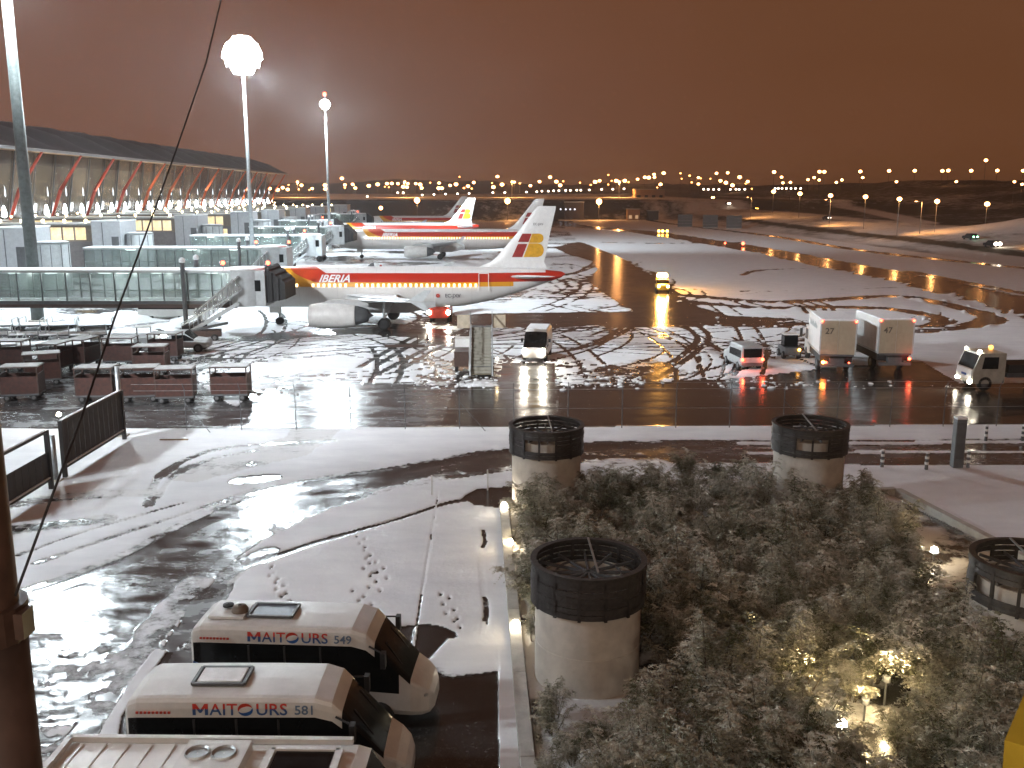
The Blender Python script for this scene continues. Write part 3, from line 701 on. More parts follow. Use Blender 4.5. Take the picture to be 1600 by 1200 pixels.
# ------------------------------------------------------------------ boarding bridges
def bridge(label, y, xa, xb, zf, zr, glassed=True, stairs=True, hood=True, lamps=(), beac=True, fw=1.5, pitch=2.2, warm=False):
    """tunnel along x from xa to xb at world y; cab at the xb end"""
    t = T('boarding_bridge', label, 'boarding bridge', (xa, y, 0)); Lx = xb-xa
    MB().bb((0, -fw, zf-.28), (Lx, fw, zf)).build('floor', dgrey, t)
    rf = MB(); rf.bb((-.1, -fw-.08, zr), (Lx, fw+.08, zr+.16), galv); rf.build('roof', None, t)
    MB().bb((-.1, -fw-.05, zr+.165), (Lx-.2, fw+.05, zr+.28)).build('snow_cover', snowm, t)
    for s_ in (-1, 1):
        bm = MB(); bm.bb((0, s_*fw-.12, zf-.62), (Lx, s_*fw+.12, zf-.28)); bm.build('side_beam', brownsteel, t)
    n = max(2, int(Lx/pitch)); st = Lx/n
    if glassed:
        pm = MB().bb((.05, -.015, 0), (st-.05, .015, zr-zf-.1)).data('pane', tunnelglass)
        mm = MB().bb((-.05, -.07, 0), (.05, .07, zr-zf)).data('mullion', dgrey)
        for k in range(n+1):
            for s_ in (-1, 1):
                inst(mm, 'mullion', t, (k*st, s_*fw, zf))
                if k < n: inst(pm, 'pane', t, (k*st, s_*(fw-.03), zf+.05))
        hr = MB(); hr.bb((0, -fw+.08, zf+.95), (Lx, -fw+.12, zf+1.02)); hr.build('handrail', galv, t)
        MB().bb((0, -fw+.2, zf+.002), (Lx, fw-.2, zf+.02)).build('carpet', lgrey, t)
    else:
        pm = MB().bb((.03, -.05, 0), (st-.03, .05, zr-zf)).data('wall_panel', lgrey)
        for k in range(n):
            for s_ in (-1, 1): inst(pm, 'wall_panel', t, (k*st, s_*fw, zf))
    lm = MB().bb((-.55, -.14, -.05), (.55, .14, .0)).data('ceiling_lamp', e_tube)
    for lx in lamps: inst(lm, 'ceiling_lamp', t, (lx-xa, 0, zr-.08)); point('ceiling_light', (lx-xa, 0, zr-.45), 150 if y < 100 else 120, (.86, 1, .96), .15, t)
    # cab
    c = MB(); c.lathe([(1.9, zf-.5), (1.9, zr+.25), (.05, zr+.3)], 18, lgrey, (Lx+.6, 0, 0)); c.bb((Lx+.2, -1.5, zf-.5), (Lx+2.6, 1.9, zr+.2), lgrey)
    cab = c.build('cab', None, t); smooth_by_angle(cab, 40)
    MB().lathe([(1.8, zr+.26), (1.7, zr+.42), (.05, zr+.48)], 18, snowm, (Lx+.6, 0, 0)).build('snow_cover', None, cab)
    MB().bb((Lx+.9, -1.54, zf+.9), (Lx+2.2, -1.50, zf+1.9)).build('window', dglass, cab)
    if hood:
        hd = MB(); nn = 6
        for k in range(nn):
            a0 = k*.27; e2 = .08*(k % 2)
            hd.prism([(Lx+2.6+a0, zf-.2+k*.05), (Lx+2.87+a0, zf-.2+k*.05), (Lx+2.87+a0, zr+.55-e2-(k+1)*.24), (Lx+2.6+a0, zr+.55-e2-k*.24)], -1.2-e2+k*.12, 3.6+e2)
        ho = hd.build('canopy_hood', black, t)
    if beac:
        for bx in ((Lx-1.2, Lx+2.9) if y < 130 else (Lx,)):
            o = MB(); o.bar((bx, -1.2, zr+.2), (bx, -1.2, zr+.75), .05, dgrey); bo = o.build('beacon_post', None, t); MB().ball((bx, -1.2, zr+.9), .19).build('beacon', e_red, bo)
    # lift columns and drive bogie
    cx = Lx*.86 if Lx > 12 else Lx*.7
    for s_ in (-1, 1):
        q = MB(); q.bar((cx, s_*(fw+.45), .9), (cx, s_*(fw+.45), zr+1.0), .21, dgrey, 12).ball((cx, s_*(fw+.45), zr+1.15), .30, snowm); q.build('lift_column', None, t)
    dv = MB(); dv.bb((cx-.35, -fw-.7, .75), (cx+.35, fw+.7, 1.15), brownsteel); dv.build('axle', None, t)
    for s_ in (-1, 1):
        for a in (-.32, .32): MB().lathe([(.02, -.2), (.5, -.2), (.56, -.12), (.56, .12), (.5, .2), (.02, .2)], 16, tyre, (cx, s_*(fw+.45)+a, .56), 'Y').build('wheel', None, t, True)
    if stairs:
        s0 = Vector((Lx+.4, -2.0, zf)); s1 = Vector((Lx-4.9, -2.0, .35)); nstep = 14
        stp = MB().bb((-.17, -.5, -.03), (.17, .5, .03)).data('step', galv); sr = T0('service_stair', t)
        for k in range(nstep): p = s1.lerp(s0, (k+.5)/nstep); inst(stp, 'step', sr, tuple(p))
        for s_ in (-.55, .55):
            b = MB(); b.beam(s1+Vector((0, s_, -.1)), s0+Vector((0, s_, -.1)), .08, .28, lgrey)
            b.beam(s1+Vector((0, s_, 1.05)), s0+Vector((0, s_, 1.05)), .06, .06, galv)
            for k in range(8): p = s1.lerp(s0, k/7); b.bar(p+Vector((0, s_, 0)), p+Vector((0, s_, 1.05)), .025, galv, 5)
            b.build('stair_rail', None, sr)
        b = MB(); b.beam(s1+Vector((1.6, 0, 2.30)), s0+Vector((0, 0, 2.30)), 1.2, .07, snowm)
        b.build('stair_roof', None, sr)
        b = MB(); b.beam(s1+Vector((.1, -.6, .9)), s0+Vector((0, -.6, .9)), .03, .12, galv); b.build('handrail_board', None, sr)
        b = MB(); b.beam(s1+Vector((1.6, -.6, 1.65)), s0+Vector((0, -.6, 1.65)), .02, 1.25, meshglass); b.build('mesh_side', None, sr)
        for k in range(9): p = (s1+Vector((1.6, 0, 0))).lerp(s0, k/8); MB().bar(p+Vector((0, -.61, 1.0 if k else .3)), p+Vector((0, -.61, 2.3)), .03, n=5).build('mesh_post', galv, sr)
    return t
def T0(name, parent):
    o = bpy.data.objects.new(name, None); COL.objects.link(o); o.parent = parent; o.empty_display_size = .2; return o
xl = lambda px, y: at(px, 400, y)[0]
bridge('nearest glazed boarding bridge with black hood docked on the first airliner', 89, xl(-190, 89), xl(374, 89), 3.35, 5.9,
       lamps=[xl(p, 89) for p in (-90, 20, 78, 162, 190, 245, 330)])
bridge('second boarding bridge, parked empty, its cab carrying two red lamps', 122, xl(140, 122), xl(420, 122), 3.6, 6.1, hood=False, lamps=[xl(p, 122) for p in (205, 300, 365)])
bridge('third boarding bridge, parked empty in front of the second airliner', 150, xl(304, 150), xl(480, 150), 4.0, 6.4, hood=False, lamps=[xl(p, 150) for p in (330, 420)])
bridge('fourth boarding bridge, docked on the second airliner', 187, xl(395, 187), xl(520, 187), 3.8, 6.4, lamps=[xl(p, 187) for p in (410, 450, 490)], warm=True)
bridge('fifth boarding bridge, docked on the third airliner', 229, xl(440, 229), xl(508, 229), 3.8, 6.4, lamps=[xl(460, 229)])
bridge('sixth boarding bridge, docked on the farthest airliner', 298, xl(500, 298), xl(562, 298), 3.8, 6.4, lamps=[xl(530, 298)])
# fixed links with node towers
def link(y, xn, i, ordn):
    xf = -86-.043*y
    t = T('boarding_link', f'{ordn} boarding link off the terminal, lit windows below a row of bulbs', 'walkway building', (xf, y, 0)); Lx = xn-xf
    MB().bb((0, -2.2, 0), (Lx, 2.2, 5.6)).build('lower_wall', M('link_wall_grey', (.16, .15, .15), .7, var=.2), t)
    MB().bb((0, -2.0, 5.6), (Lx, 2.0, 8.1)).build('upper_wall', M('upper_wall_brown', (.20, .17, .13), .7), t)
    MB().bb((-.2, -2.6, 8.1), (Lx+.3, 2.6, 8.35)).build('roof', galv, t)
    MB().bb((-.2, -2.5, 8.352), (Lx+.2, 2.5, 8.46)).build('snow_cover', snowm, t)
    n = int(Lx/1.9); wd = MB().bb((-.8, -.03, 0), (.8, .03, 1.9)).data('window', e_win)
    for k in range(n):
        if (k*7+i*3) % 5 == 4: continue
        inst(wd, 'window', t, (1.2+k*1.9, -2.04, 5.85))
    # low lit doors
    dd = MB().bb((-.9, -.03, 0), (.9, .03, 2.7)).data('door', e_win)
    for k in range(0, n, 5): inst(dd, 'door', t, (2+k*1.9, -2.24, 2.3))
    lp = MB().ball((0, 0, 0), .24, n=8).data('roof_lamp', e_warm)
    m_ = int(Lx/3.3)
    for k in range(m_): inst(lp, 'roof_lamp', t, (Lx-1-k*3.3, -2.45, 8.78))
    spot('added_floodlight_beam', (Lx+4.6, -3.2, 9.6), (Lx+40, -26, 0), 3200, COOL, 120, .35, t)  # floodlight added on the link to brighten the gates
    q = MB(); q.bb((Lx+4.1, -3.2, 8.85), (Lx+4.2, -3.1, 9.7), dgrey); q.box((Lx+4.4, -3.2, 9.75), (.35, .5, .3), dgrey); q.build('added_floodlight', None, t)
    # node tower and rotunda
    nb = MB(); nb.bb((Lx, -3.0, 0), (Lx+4.4, 3.4, 8.7), M('node_panel', (.36, .38, .40), .5, var=.1)); nd = nb.build('node_tower', None, t)
    MB().bb((Lx+1.6, -3.05, .3), (Lx+1.7, -3.0, 8.5)).build('joint', dgrey, nd); MB().bb((Lx+3.0, -3.05, 3.0), (Lx+4.1, -3.0, 6.4)).build('dark_door', dgrey, nd)
    MB().bb((Lx-.1, -3.1, 8.7), (Lx+4.5, 3.5, 8.85)).build('snow_cover', snowm, nd)
    ro = MB(); ro.lathe([(2.0, 0), (2.0, 6.6), (2.1, 6.7), (.05, 6.9)], 20, lgrey, (Lx+6.4, -.5, 0)); rb = ro.build('rotunda', None, t, True); smooth_by_angle(rb, 40)
    MB().lathe([(2.0, 6.9), (1.7, 7.0), (.05, 7.03)], 20, snowm, (Lx+6.4, -.5, 0)).build('snow_cover', None, rb)
    for k in range(10):
        a = math.pi*2*k/10; MB().bar((Lx+6.4+2.03*math.cos(a), -.5+2.03*math.sin(a), .2), (Lx+6.4+2.03*math.cos(a), -.5+2.03*math.sin(a), 6.6), .05).build('rib', dgrey, rb)
    return t
for i, (y, xn) in enumerate([(96, -66), (124, -65), (152, -64.5), (189, -64.5), (221, -63), (246, -62.5), (275, -62), (303, -62), (338, -61)]):
    link(y, xn, i, ['nearest', 'second nearest', 'third nearest', 'fourth nearest', 'fifth nearest', 'sixth nearest', 'seventh nearest', 'second farthest', 'farthest'][i])

# ------------------------------------------------------------------ terminal
def terminal():
    y0, y1 = 84., 418.; X0 = lambda y: -77.2-.043*y      # eaves line
    t = T('terminal_building', 'long terminal with wavy overhanging roof, red slanting struts and uplit windows', 'terminal', (0, 0, 0))
    zE = 20.3
    ys = np.arange(y0, y1+.1, 1.5); wave = lambda y: .75*math.sin(2*math.pi*y/18.)
    prof = [(0, 0), (-3, 1.2), (-8, 3.6), (-16, 6.4), (-28, 7.6), (-44, 4.5), (-60, 2.0)]
    for nm, dz, mat in (('roof', .35, M('roof_metal', (.06, .062, .07), .55, var=.3, scale=.5)), ('soffit', 0, M('bamboo_soffit', (.34, .24, .15), .6, var=.3, scale=.7))):
        mb = MB(); vs = []
        for y in ys:
            for (dx, z) in prof: vs.append((X0(y)+dx, y, zE+dz+z*.85+wave(y)*min(1, -dx/8)*(1.4 if nm == 'roof' else 1.9)+(.0 if nm == 'roof' else -.15*abs(dx)*(dx > -9))))
        n = len(prof); mb.add(vs, [(k*n+i, k*n+i+1, (k+1)*n+i+1, (k+1)*n+i) for k in range(len(ys)-1) for i in range(n-1)])
        ob = mb.build(nm, mat, t, True)
    rr = MB(); rr.beam((X0(y0), y0, zE+.1), (X0(y1), y1, zE+.1), .4, .35, M('eaves_grey', (.2, .21, .22), .5)); rr.build('eaves_beam', None, t)
    sn = MB(); sn.beam((X0(y0)-.1, y0, zE+.42), (X0(y1)-.1, y1, zE+.35), .4, .08, M('thin_snow', (.45, .44, .43), .6, var=.35, scale=3)); sn.build('snow_cover', None, t)
    xf = lambda y: X0(y)-9.5
    # glazed front in bays, each with its own pane and mullion
    for k in range(int((y1-y0)/9)):
        ya = y0+k*9; yb = ya+9
        p = MB(); p.add([(xf(ya), ya+.15, 8.2), (xf(yb), yb-.15, 8.2), (xf(yb)+2.2, yb-.15, 20.6), (xf(ya)+2.2, ya+.15, 20.6), (xf(ya)-.1, ya+.15, 8.2), (xf(yb)-.1, yb-.15, 8.2), (xf(yb)+2.1, yb-.15, 20.6), (xf(ya)+2.1, ya+.15, 20.6)],
                  [(0, 1, 2, 3), (4, 7, 6, 5), (0, 4, 5, 1), (1, 5, 6, 2), (2, 6, 7, 3), (3, 7, 4, 0)]); po = p.build('pane', facadeglass, t)
        q = MB(); q.beam((xf(ya)+.2, ya, 8.2), (xf(ya)+2.4, ya, 20.6), .14, .3); q.build('mullion', dgrey, t)
        # uplight on the sill, and a glowing shape for its faint reflection above
        u = MB(); u.lathe([(.05, 0), (.5, .25), (.40, 1.2), (.18, 2.0), (.02, 2.2)], 8, e_cool_s, (xf(ya)+1.2, ya+4.5, 8.5)); uo = u.build('uplight', None, t, True)
        u = MB(); u.lathe([(.02, 0), (.14, .3), (.12, 1.1), (.02, 2.0)], 6, M('painted_uplight_glint', emit=(.8, .9, 1), es=1.1), (xf(ya)+1.9, ya+4.2, 12.2)); u.build('painted_glint', None, uo, True)
    fl = MB(); fl.add([(X0(y0)-40, y0, 8.1), (xf(y0)+3, y0, 8.1), (xf(y1)+3, y1, 8.1), (X0(y1)-40, y1, 8.1), (X0(y0)-40, y0, 7.6), (xf(y0)+3, y0, 7.6), (xf(y1)+3, y1, 7.6), (X0(y1)-40, y1, 7.6)], [(0, 1, 2, 3), (4, 7, 6, 5), (1, 5, 6, 2), (0, 4, 5, 1), (2, 6, 7, 3)])
    fl.build('upper_floor', M('floor_grey', (.22, .20, .17), .6), t)
    lw = MB(); lw.add([(xf(y0)+.5, y0, 0), (xf(y1)+.5, y1, 0), (xf(y1)+.5, y1, 7.6), (xf(y0)+.5, y0, 7.6)], [(0, 1, 2, 3)]); lw.build('lower_wall', M('link_wall_grey'), t)
    iw = MB(); iw.add([(X0(y0)-38, y0, 8.1), (X0(y1)-38, y1, 8.1), (X0(y1)-38, y1, 20), (X0(y0)-38, y0, 20)], [(0, 1, 2, 3)]); iw.build('inner_wall', M('inner_wall', (.35, .28, .2), .7), t)
    rs_ = MB()
    for k in range(int((y1-y0)/18)+1):
        ys_ = y0+4+k*18
        colr = M('strut_red', (.40, .045, .02), .45) if k < 9 else M('strut_orange_red', (.46, .09, .02), .45)
        s = MB(); s.bar((xf(ys_)+2.6, ys_, 8.1), (xf(ys_)+4.6, ys_+.4, 13.5), .28, colr, 8, .38); s.bar((xf(ys_)+4.6, ys_+.4, 13.5), (X0(ys_)-.5, ys_+1.2, zE), .38, colr, 8, .22); s.build('strut', None, t, True)
    # hall light seen through the glass
    for k in range(12):
        y = y0+14+k*28; point('hall_lamp', (xf(y)-8, y, 13), 2000, (1, .78, .52), 1.0, t)
        spot('soffit_lamp', (xf(y)+3.2, y+6, 8.9), (X0(y)-3, y+6, 20), 4200, (1, .78, .54), 110, .3, t)
    for k in range(9):
        y = 120+k*32; spot('front_lamp', (xf(y)+3.6, y, 8.6), (xf(y)+.6, y, 15), 120, (.85, .93, 1), 100, .3, t)
    # warm ledge lights of the lower storey
    lp = MB().ball((0, 0, 0), .2, n=8).data('ledge_lamp', e_warm)
    for k in range(34): inst(lp, 'ledge_lamp', t, (xf(y0+k*10)+3.2, y0+k*10+3, 8.7))
    wd = MB().bb((-.03, -1.7, 0), (.03, 1.7, 2.0)).data('window', e_win)
    for k in range(60): inst(wd, 'window', t, (xf(y0+k*5.5)+.56, y0+k*5.5+3, 4.6), rz=.043)
    return t
terminal()

# ------------------------------------------------------------------ road vehicles
def loft(secs, cls):
    """secs: list of (x, [(y,z)...half profile bottom to top centre]); cls(i,k)-> key. returns dict key->MB"""
    out = {}
    full = []
    for x, pr in secs:
        ring = [(x, -y, z) for y, z in pr]+[(x, y, z) for y, z in reversed(pr)]
        full.append(ring)
    n = len(full[0])
    for i in range(len(full)-1):
        for k in range(n):
            k2 = (k+1) % n; kk = min(k, n-2-k) if k < n-1 else -1
            ck = cls(i, kk); ck = ck+('@l' if k < n//2 else '@r') if ck == 'side_window' else ck
            out.setdefault(ck, MB()).add([full[i][k], full[i][k2], full[i+1][k2], full[i+1][k]], [(0, 1, 2, 3)])
    out.setdefault('body', MB()).add(full[0], [tuple(range(n))]); out['body'].add(full[-1], [tuple(range(n-1, -1, -1))])
    return out
wheel_cache = {}
def wheels(t, pos, r=.36, w=.24):
    key = (r, w)
    if key not in wheel_cache:
        wheel_cache[key] = (MB().lathe([(r*.55, -w/2), (r*.92, -w/2), (r, -w*.3), (r, w*.3), (r*.92, w/2), (r*.55, w/2)], 18, None, (0, 0, 0), 'Y').data('tyre', tyre, True),
                            MB().lathe([(.02, -w*.42), (r*.3, -w*.42), (r*.56, -w*.5), (r*.56, w*.5), (r*.3, w*.42), (.02, w*.42)], 14, None, (0, 0, 0), 'Y').data('rim', M('rim_grey', (.10, .10, .10), .5), True))
    a, b = wheel_cache[key]
    for x, y in pos:
        e_ = inst(a, 'wheel', t, (x, y, r)); inst(b, 'rim', e_)
def section(w, zb, zbelt, zwin, ztop, shr=.88):
    return [(w*.92, zb), (w, zb+.25*(zbelt-zb)), (w*.99, zbelt), (w*.955, zwin), (w*.945, zwin+.45*(ztop-zwin)), (w*.92, zwin+.74*(ztop-zwin)), (w*.87, zwin+.92*(ztop-zwin)), (w*.78, ztop-.012), (w*.45, ztop), (0.02, ztop+.01)]
def vehicle(name, label, cat, loc, rz, secs, glass_side, shield, mat, wpos, wr=.36, group=None, roof=True):
    t = T(name, label, cat, (loc[0], loc[1], 0), rz, group)
    def cls(i, k):
        if k == 2 and glass_side[0] <= i < glass_side[1]: return 'side_window'
        if k in (4, 5, 6, 7, 8, 9) and shield[0] <= i < shield[1]: return 'windshield'
        if k in (2, 3) and shield[0] <= i < shield[1]-1: return 'side_window'
        return 'body'
    parts = loft([(s[0], section(*s[1:])) for s in secs], cls)
    b = parts['body'].build('body', mat, t); smooth_by_angle(b, 42)
    for k in ('side_window@l', 'side_window@r', 'windshield'):
        if k in parts: o = parts[k].build(k.split('@')[0], dglass, t); smooth_by_angle(o, 60)
    wheels(t, wpos, wr)
    return t
# three minibuses
def minibus(label, loc, rz, num, flat=False):
    if not flat:
        fx_ = lambda x: x if x < 4.3 else 4.3+(x-4.3)*.76
        secs = [(0, .96, .55, 1.05, 1.95, 2.50), (.06, 1.0, .40, 1.05, 2.0, 2.62), (.25, 1.02, .38, 1.05, 2.02, 2.72), (1.5, 1.02, .38, 1.05, 2.02, 2.74), (3.0, 1.02, .38, 1.05, 2.02, 2.74), (4.05, 1.02, .38, 1.05, 2.02, 2.72),
                (4.45, 1.01, .38, 1.02, 1.96, 2.60), (4.72, 1.0, .38, 1.0, 1.86, 2.36), (5.1, .99, .36, .98, 1.62, 2.02), (5.5, .98, .34, .96, 1.34, 1.66), (5.86, .96, .32, .9, 1.10, 1.32), (6.2, .90, .32, .80, .96, 1.14), (6.45, .76, .34, .70, .84, .96), (6.58, .5, .4, .6, .7, .78)]; secs = [(fx_(q[0]), q[1]*.87, q[2], q[3], q[4]+(.24 if q[0] < 4.3 else .24*max(0, (5.1-q[0])/.8)), q[5]) for q in secs]
        gs, sh = (1, 7), (7, 10)
    else:
        secs = [(0, .98, .55, 1.1, 1.9, 2.5), (.08, 1.02, .4, 1.1, 1.95, 2.66), (.5, 1.03, .38, 1.1, 1.95, 2.72), (3.0, 1.03, .38, 1.1, 1.95, 2.72), (5.9, 1.03, .38, 1.1, 1.95, 2.70), (6.15, 1.02, .38, 1.05, 1.9, 2.62), (6.5, 1.0, .36, 1.0, 1.5, 2.0), (6.85, .98, .34, .95, 1.2, 1.45), (7.2, .9, .34, .8, .95, 1.1), (7.35, .7, .36, .7, .8, .9)]
        gs, sh = (1, 5), (5, 8)
    t = vehicle('minibus', label, 'minibus', loc, rz, secs, gs, sh, white if flat else offwhite, [(1.1, -.9), (1.1, .9), (4.7, -.9), (4.7, .9)] if flat else [(1.1, -.77), (1.1, .77), (4.7, -.77), (4.7, .77)], .37)
    if not flat:
        MB().bb((1.38, -.32, 2.735), (2.38, .32, 2.80)).build('roof_hatch', M('hatch_blue_grey', (.12, .15, .20), .4), t)
        hr = MB()
        for a, b_ in (((1.32, -.37), (2.44, -.37)), ((1.32, .37), (2.44, .37)), ((1.32, -.37), (1.32, .37)), ((2.44, -.37), (2.44, .37))): hr.beam((a[0], a[1], 2.80), (b_[0], b_[1], 2.80), .07, .07)
        hr.build('hatch_frame', dgrey, t)
        MB().bb((1.40, -.30, 2.8005), (2.36, .30, 2.84)).build('snow_cover', snowm, t) if num == '581' else None
        mm = bpy.data.materials.get('two_tone_lettering')
        if not mm:
            mm = bpy.data.materials.new('two_tone_lettering'); mm.use_nodes = True; q = mm.node_tree; b = q.nodes['Principled BSDF']
            tcn = q.nodes.new('ShaderNodeTexCoord'); sp = q.nodes.new('ShaderNodeSeparateXYZ'); q.links.new(tcn.outputs['Object'], sp.inputs[0])
            mp_ = q.nodes.new('ShaderNodeMath'); mp_.operation = 'PINGPONG'; mp_.inputs[1].default_value = .02; q.links.new(sp.outputs[0], mp_.inputs[0])
            ad = q.nodes.new('ShaderNodeMath'); q.links.new(mp_.outputs[0], ad.inputs[0]); q.links.new(sp.outputs[1], ad.inputs[1])
            gt = q.nodes.new('ShaderNodeMath'); gt.operation = 'GREATER_THAN'; gt.inputs[1].default_value = .15; q.links.new(ad.outputs[0], gt.inputs[0])
            mx_ = q.nodes.new('ShaderNodeMix'); mx_.data_type = 'RGBA'; mx_.inputs[6].default_value = (.03, .08, .22, 1); mx_.inputs[7].default_value = (.50, .035, .02, 1)
            q.links.new(gt.outputs[0], mx_.inputs[0]); q.links.new(mx_.outputs[2], b.inputs['Base Color'])
        hM = .262; mk = MB(); mk.prism([(0, 0), (0, hM), (.072, hM), (.165, .46*hM), (.258, hM), (.33, hM), (.33, 0), (.262, 0), (.262, .64*hM), (.185, .20*hM), (.145, .20*hM), (.068, .64*hM), (.068, 0)], 0, .006, axis='Z')
        mo = mk.build('lettering', mm, t); mo.location = (1.46, -.862, 2.33); mo.rotation_euler = (R(86), 0, 0)
        text('AIT', .38, mm, t, (1.82, -.862, 2.33), (R(86), 0, 0), offset=.003, space=1.04)
        text('URS', .38, mm, t, (2.80, -.862, 2.33), (R(86), 0, 0), offset=.004, space=1.02)
        # swirl that stands for the O
        sw = MB()
        for (a0, a1, mt_) in ((20, 195, redp), (200, 375, bluep)):
            vs = []
            for k in range(9):
                a = R(a0+(a1-a0)*k/8); w_ = .075*math.sin(math.pi*k/8)+.012
                for rr in (.155-w_, .155): vs.append((2.585+rr*1.05*math.cos(a), -.866, 2.46+rr*1.0*math.sin(a)))
            sw.add(vs, [(2*k, 2*k+1, 2*k+3, 2*k+2) for k in range(8)], mt_)
        sw.build('logo_ring', None, t)
        text(num, .30, M('number_blue_grey', (.12, .18, .28), .5), t, (3.62, -.862, 2.34), (R(86), 0, 0), offset=.004)
        sm_ = MB()
        for k in range(9): sm_.bb((.25+k*.085, -.872, 2.36), (.25+k*.085+.055, -.845, 2.41))
        sm_.build('small_print', redp, t)
        st = MB()
        for k, mt_ in enumerate((bluep, white, redp, white, bluep)): st.prism([(.06, 1.75-k*.22), (.30, 1.62-k*.22), (.30, 1.46-k*.22), (.06, 1.58-k*.22)], -.90, -.87, mt_)
        st.build('corner_stripe', None, t)
        for k in range(1, 4): MB().bb((.9*k+.55, -.885, 1.08), (.9*k+.60, -.845, 2.22)).build('window_bar', black, t)
        for s_ in (-1, 1):
            mi = MB(); mi.bar((4.5, s_*.86, 2.28), (4.85, s_*1.04, 2.2), .025, black); mi.box((4.88, s_*1.05, 2.02), (.12, .2, .42), black); mi.build('mirror', None, t)
        wp = MB(); wp.bar((5.24, -.5, 1.62), (4.82, -.35, 2.16), .015).bar((5.24, .4, 1.62), (4.82, .5, 2.16), .015); wp.build('wiper', black, t)
    else:
        fr = MB()
        for a, b_ in (((.25, -.82), (5.8, -.82)), ((.25, .82), (5.8, .82)), ((.25, -.82), (.25, .82))): fr.beam((a[0], a[1], 2.78), (b_[0], b_[1], 2.78), .12, .12)
        fr.build('roof_rail', offwhite, t)
        MB().bb((4.4, -.45, 2.715), (5.5, .45, 2.79)).build('roof_hatch', dglass, t); h = MB()
        for a, b_ in (((4.3, -.5), (5.6, -.5)), ((4.3, .5), (5.6, .5)), ((4.3, -.5), (4.3, .5)), ((5.6, -.5), (5.6, .5))): h.beam((a[0], a[1], 2.78), (b_[0], b_[1], 2.78), .14, .1)
        h.build('hatch_frame', offwhite, t)
        MB().bb((2.7, -.4, 2.72), (3.9, .55, 2.95)).build('roof_cooler', offwhite, t)
        fn = MB()
        for k in (3.0, 3.5): fn.lathe([(.02, 2.955), (.19, 2.955), (.22, 2.99), (.24, 2.955)], 16, galv, (k, .1, 0))
        fn.build('fan', None, t)
        for k in range(5): MB().bb((.5+k*.45, -.7, 2.722), (.56+k*.45, .7, 2.745)).build('roof_rib', white, t)
    for s_ in (-.6, .6): MB().ball((5.80 if not flat else 7.15, s_, .86), .13, sz=.7).build('headlight', galv, t)
    t.scale = (1, 1, .95); return t
minibus('white minibus numbered 549 with a blower unit on its roof, farthest of the three', (-7.95, 23.0), R(-3.5), '549')
minibus('white minibus numbered 581 with blue framed roof hatch, middle of the three', (-8.25, 19.5), 0, '581')
minibus('white minibus in front of the 581 one, only its roof with vents in the picture', (-8.9, 16.25), R(-1), '', True)
bl = T('blower_unit', 'small snow-capped roof blower on the minibus numbered 549', 'roof blower', (-7.95, 22.95, -.13), R(-3.5))
q = MB(); q.lathe([(.05, 2.98), (.16, 2.96), (.22, 2.86), (.20, 2.74)], 12, M('blower_brown', (.14, .11, .08), .6), (1.05, -.1, 0)); q.build('housing', None, bl, True)
q = MB(); q.bb((.35, -.45, 2.745), (1.25, .35, 2.81), offwhite); q.build('base_plate', None, bl)
q = MB(); q.lathe([(.02, 2.85), (.14, 2.85), (.14, 2.9), (.02, 2.92)], 12, black, (.68, .1, 0)); q.build('cap', None, bl)

def lampball(t, nm, p, r, mat): return MB().ball(p, r, n=10).build(nm, mat, t)
# white van facing the camera
vs_ = [(0, .92, .5, 1.05, 1.75, 2.25), (.1, .98, .35, 1.05, 1.8, 2.36), (1.5, .98, .34, 1.05, 1.8, 2.38), (3.0, .98, .34, 1.05, 1.8, 2.36), (3.5, .97, .34, 1.05, 1.7, 2.22), (4.3, .96, .34, 1.05, 1.25, 1.42), (4.9, .92, .34, .95, 1.08, 1.16), (5.1, .8, .36, .8, .9, 1.0)]
wv = vehicle('van', 'white van driving towards the camera with both headlights glaring on the wet apron', 'van', (g(834, 566)[0]+.7, g(834, 566)[1]+4.9), R(-98), vs_, (3, 5), (4, 6), white, [(1, -.85), (1, .85), (4.1, -.85), (4.1, .85)], .34)
for s_ in (-.72, .72):
    lampball(wv, 'headlight', (5.02, s_, .92), .18, M('glaring_headlight', (1, .95, .8), emit=(1, .90, .74), es=300, sample=True)); spot('headlight_beam', (5.3, s_, .92), (12, s_*1.2, -.1), 700, (1, .9, .72), 80, .12, wv)
MB().bb((.4, -.82, 2.385), (3.2, .82, 2.45)).build('snow_cover', snowm, wv)
for s_ in (-1.1, 1.1): MB().box((3.7, s_, 1.55), (.12, .18, .28)).build('mirror', black, wv)
# grey van seen from behind with tail lamps
bv = vehicle('van', 'small grey van beside the trucks showing two red tail lamps', 'van', (g(1180, 580)[0]-.2, g(1180, 580)[1]+.2), R(97), [(0, .84, .4, .95, 1.5, 1.78), (.12, .88, .32, .95, 1.52, 1.88), (1.5, .88, .32, .95, 1.5, 1.9), (2.6, .88, .32, .95, 1.45, 1.85), (3.3, .86, .32, .95, 1.1, 1.2), (4.1, .8, .32, .8, .92, 1.0), (4.25, .7, .34, .7, .8, .86)], (1, 3), (3, 4), grey, [(.7, -.78), (.7, .78), (3.3, -.78), (3.3, .78)], .31)
MB().bb((-.04, -.70, 1.0), (.01, .70, 1.66)).build('rear_window', dglass, bv)
MB().bb((-.06, -.8, .35), (.0, .8, .6)).build('bumper', dgrey, bv)
for s_ in (-.78, .78): lampball(bv, 'tail_lamp', (-.05, s_, .85), .13, e_red); point('tail_glow', (-.35, s_, .85), 14, (1, .12, .05), .1, bv)
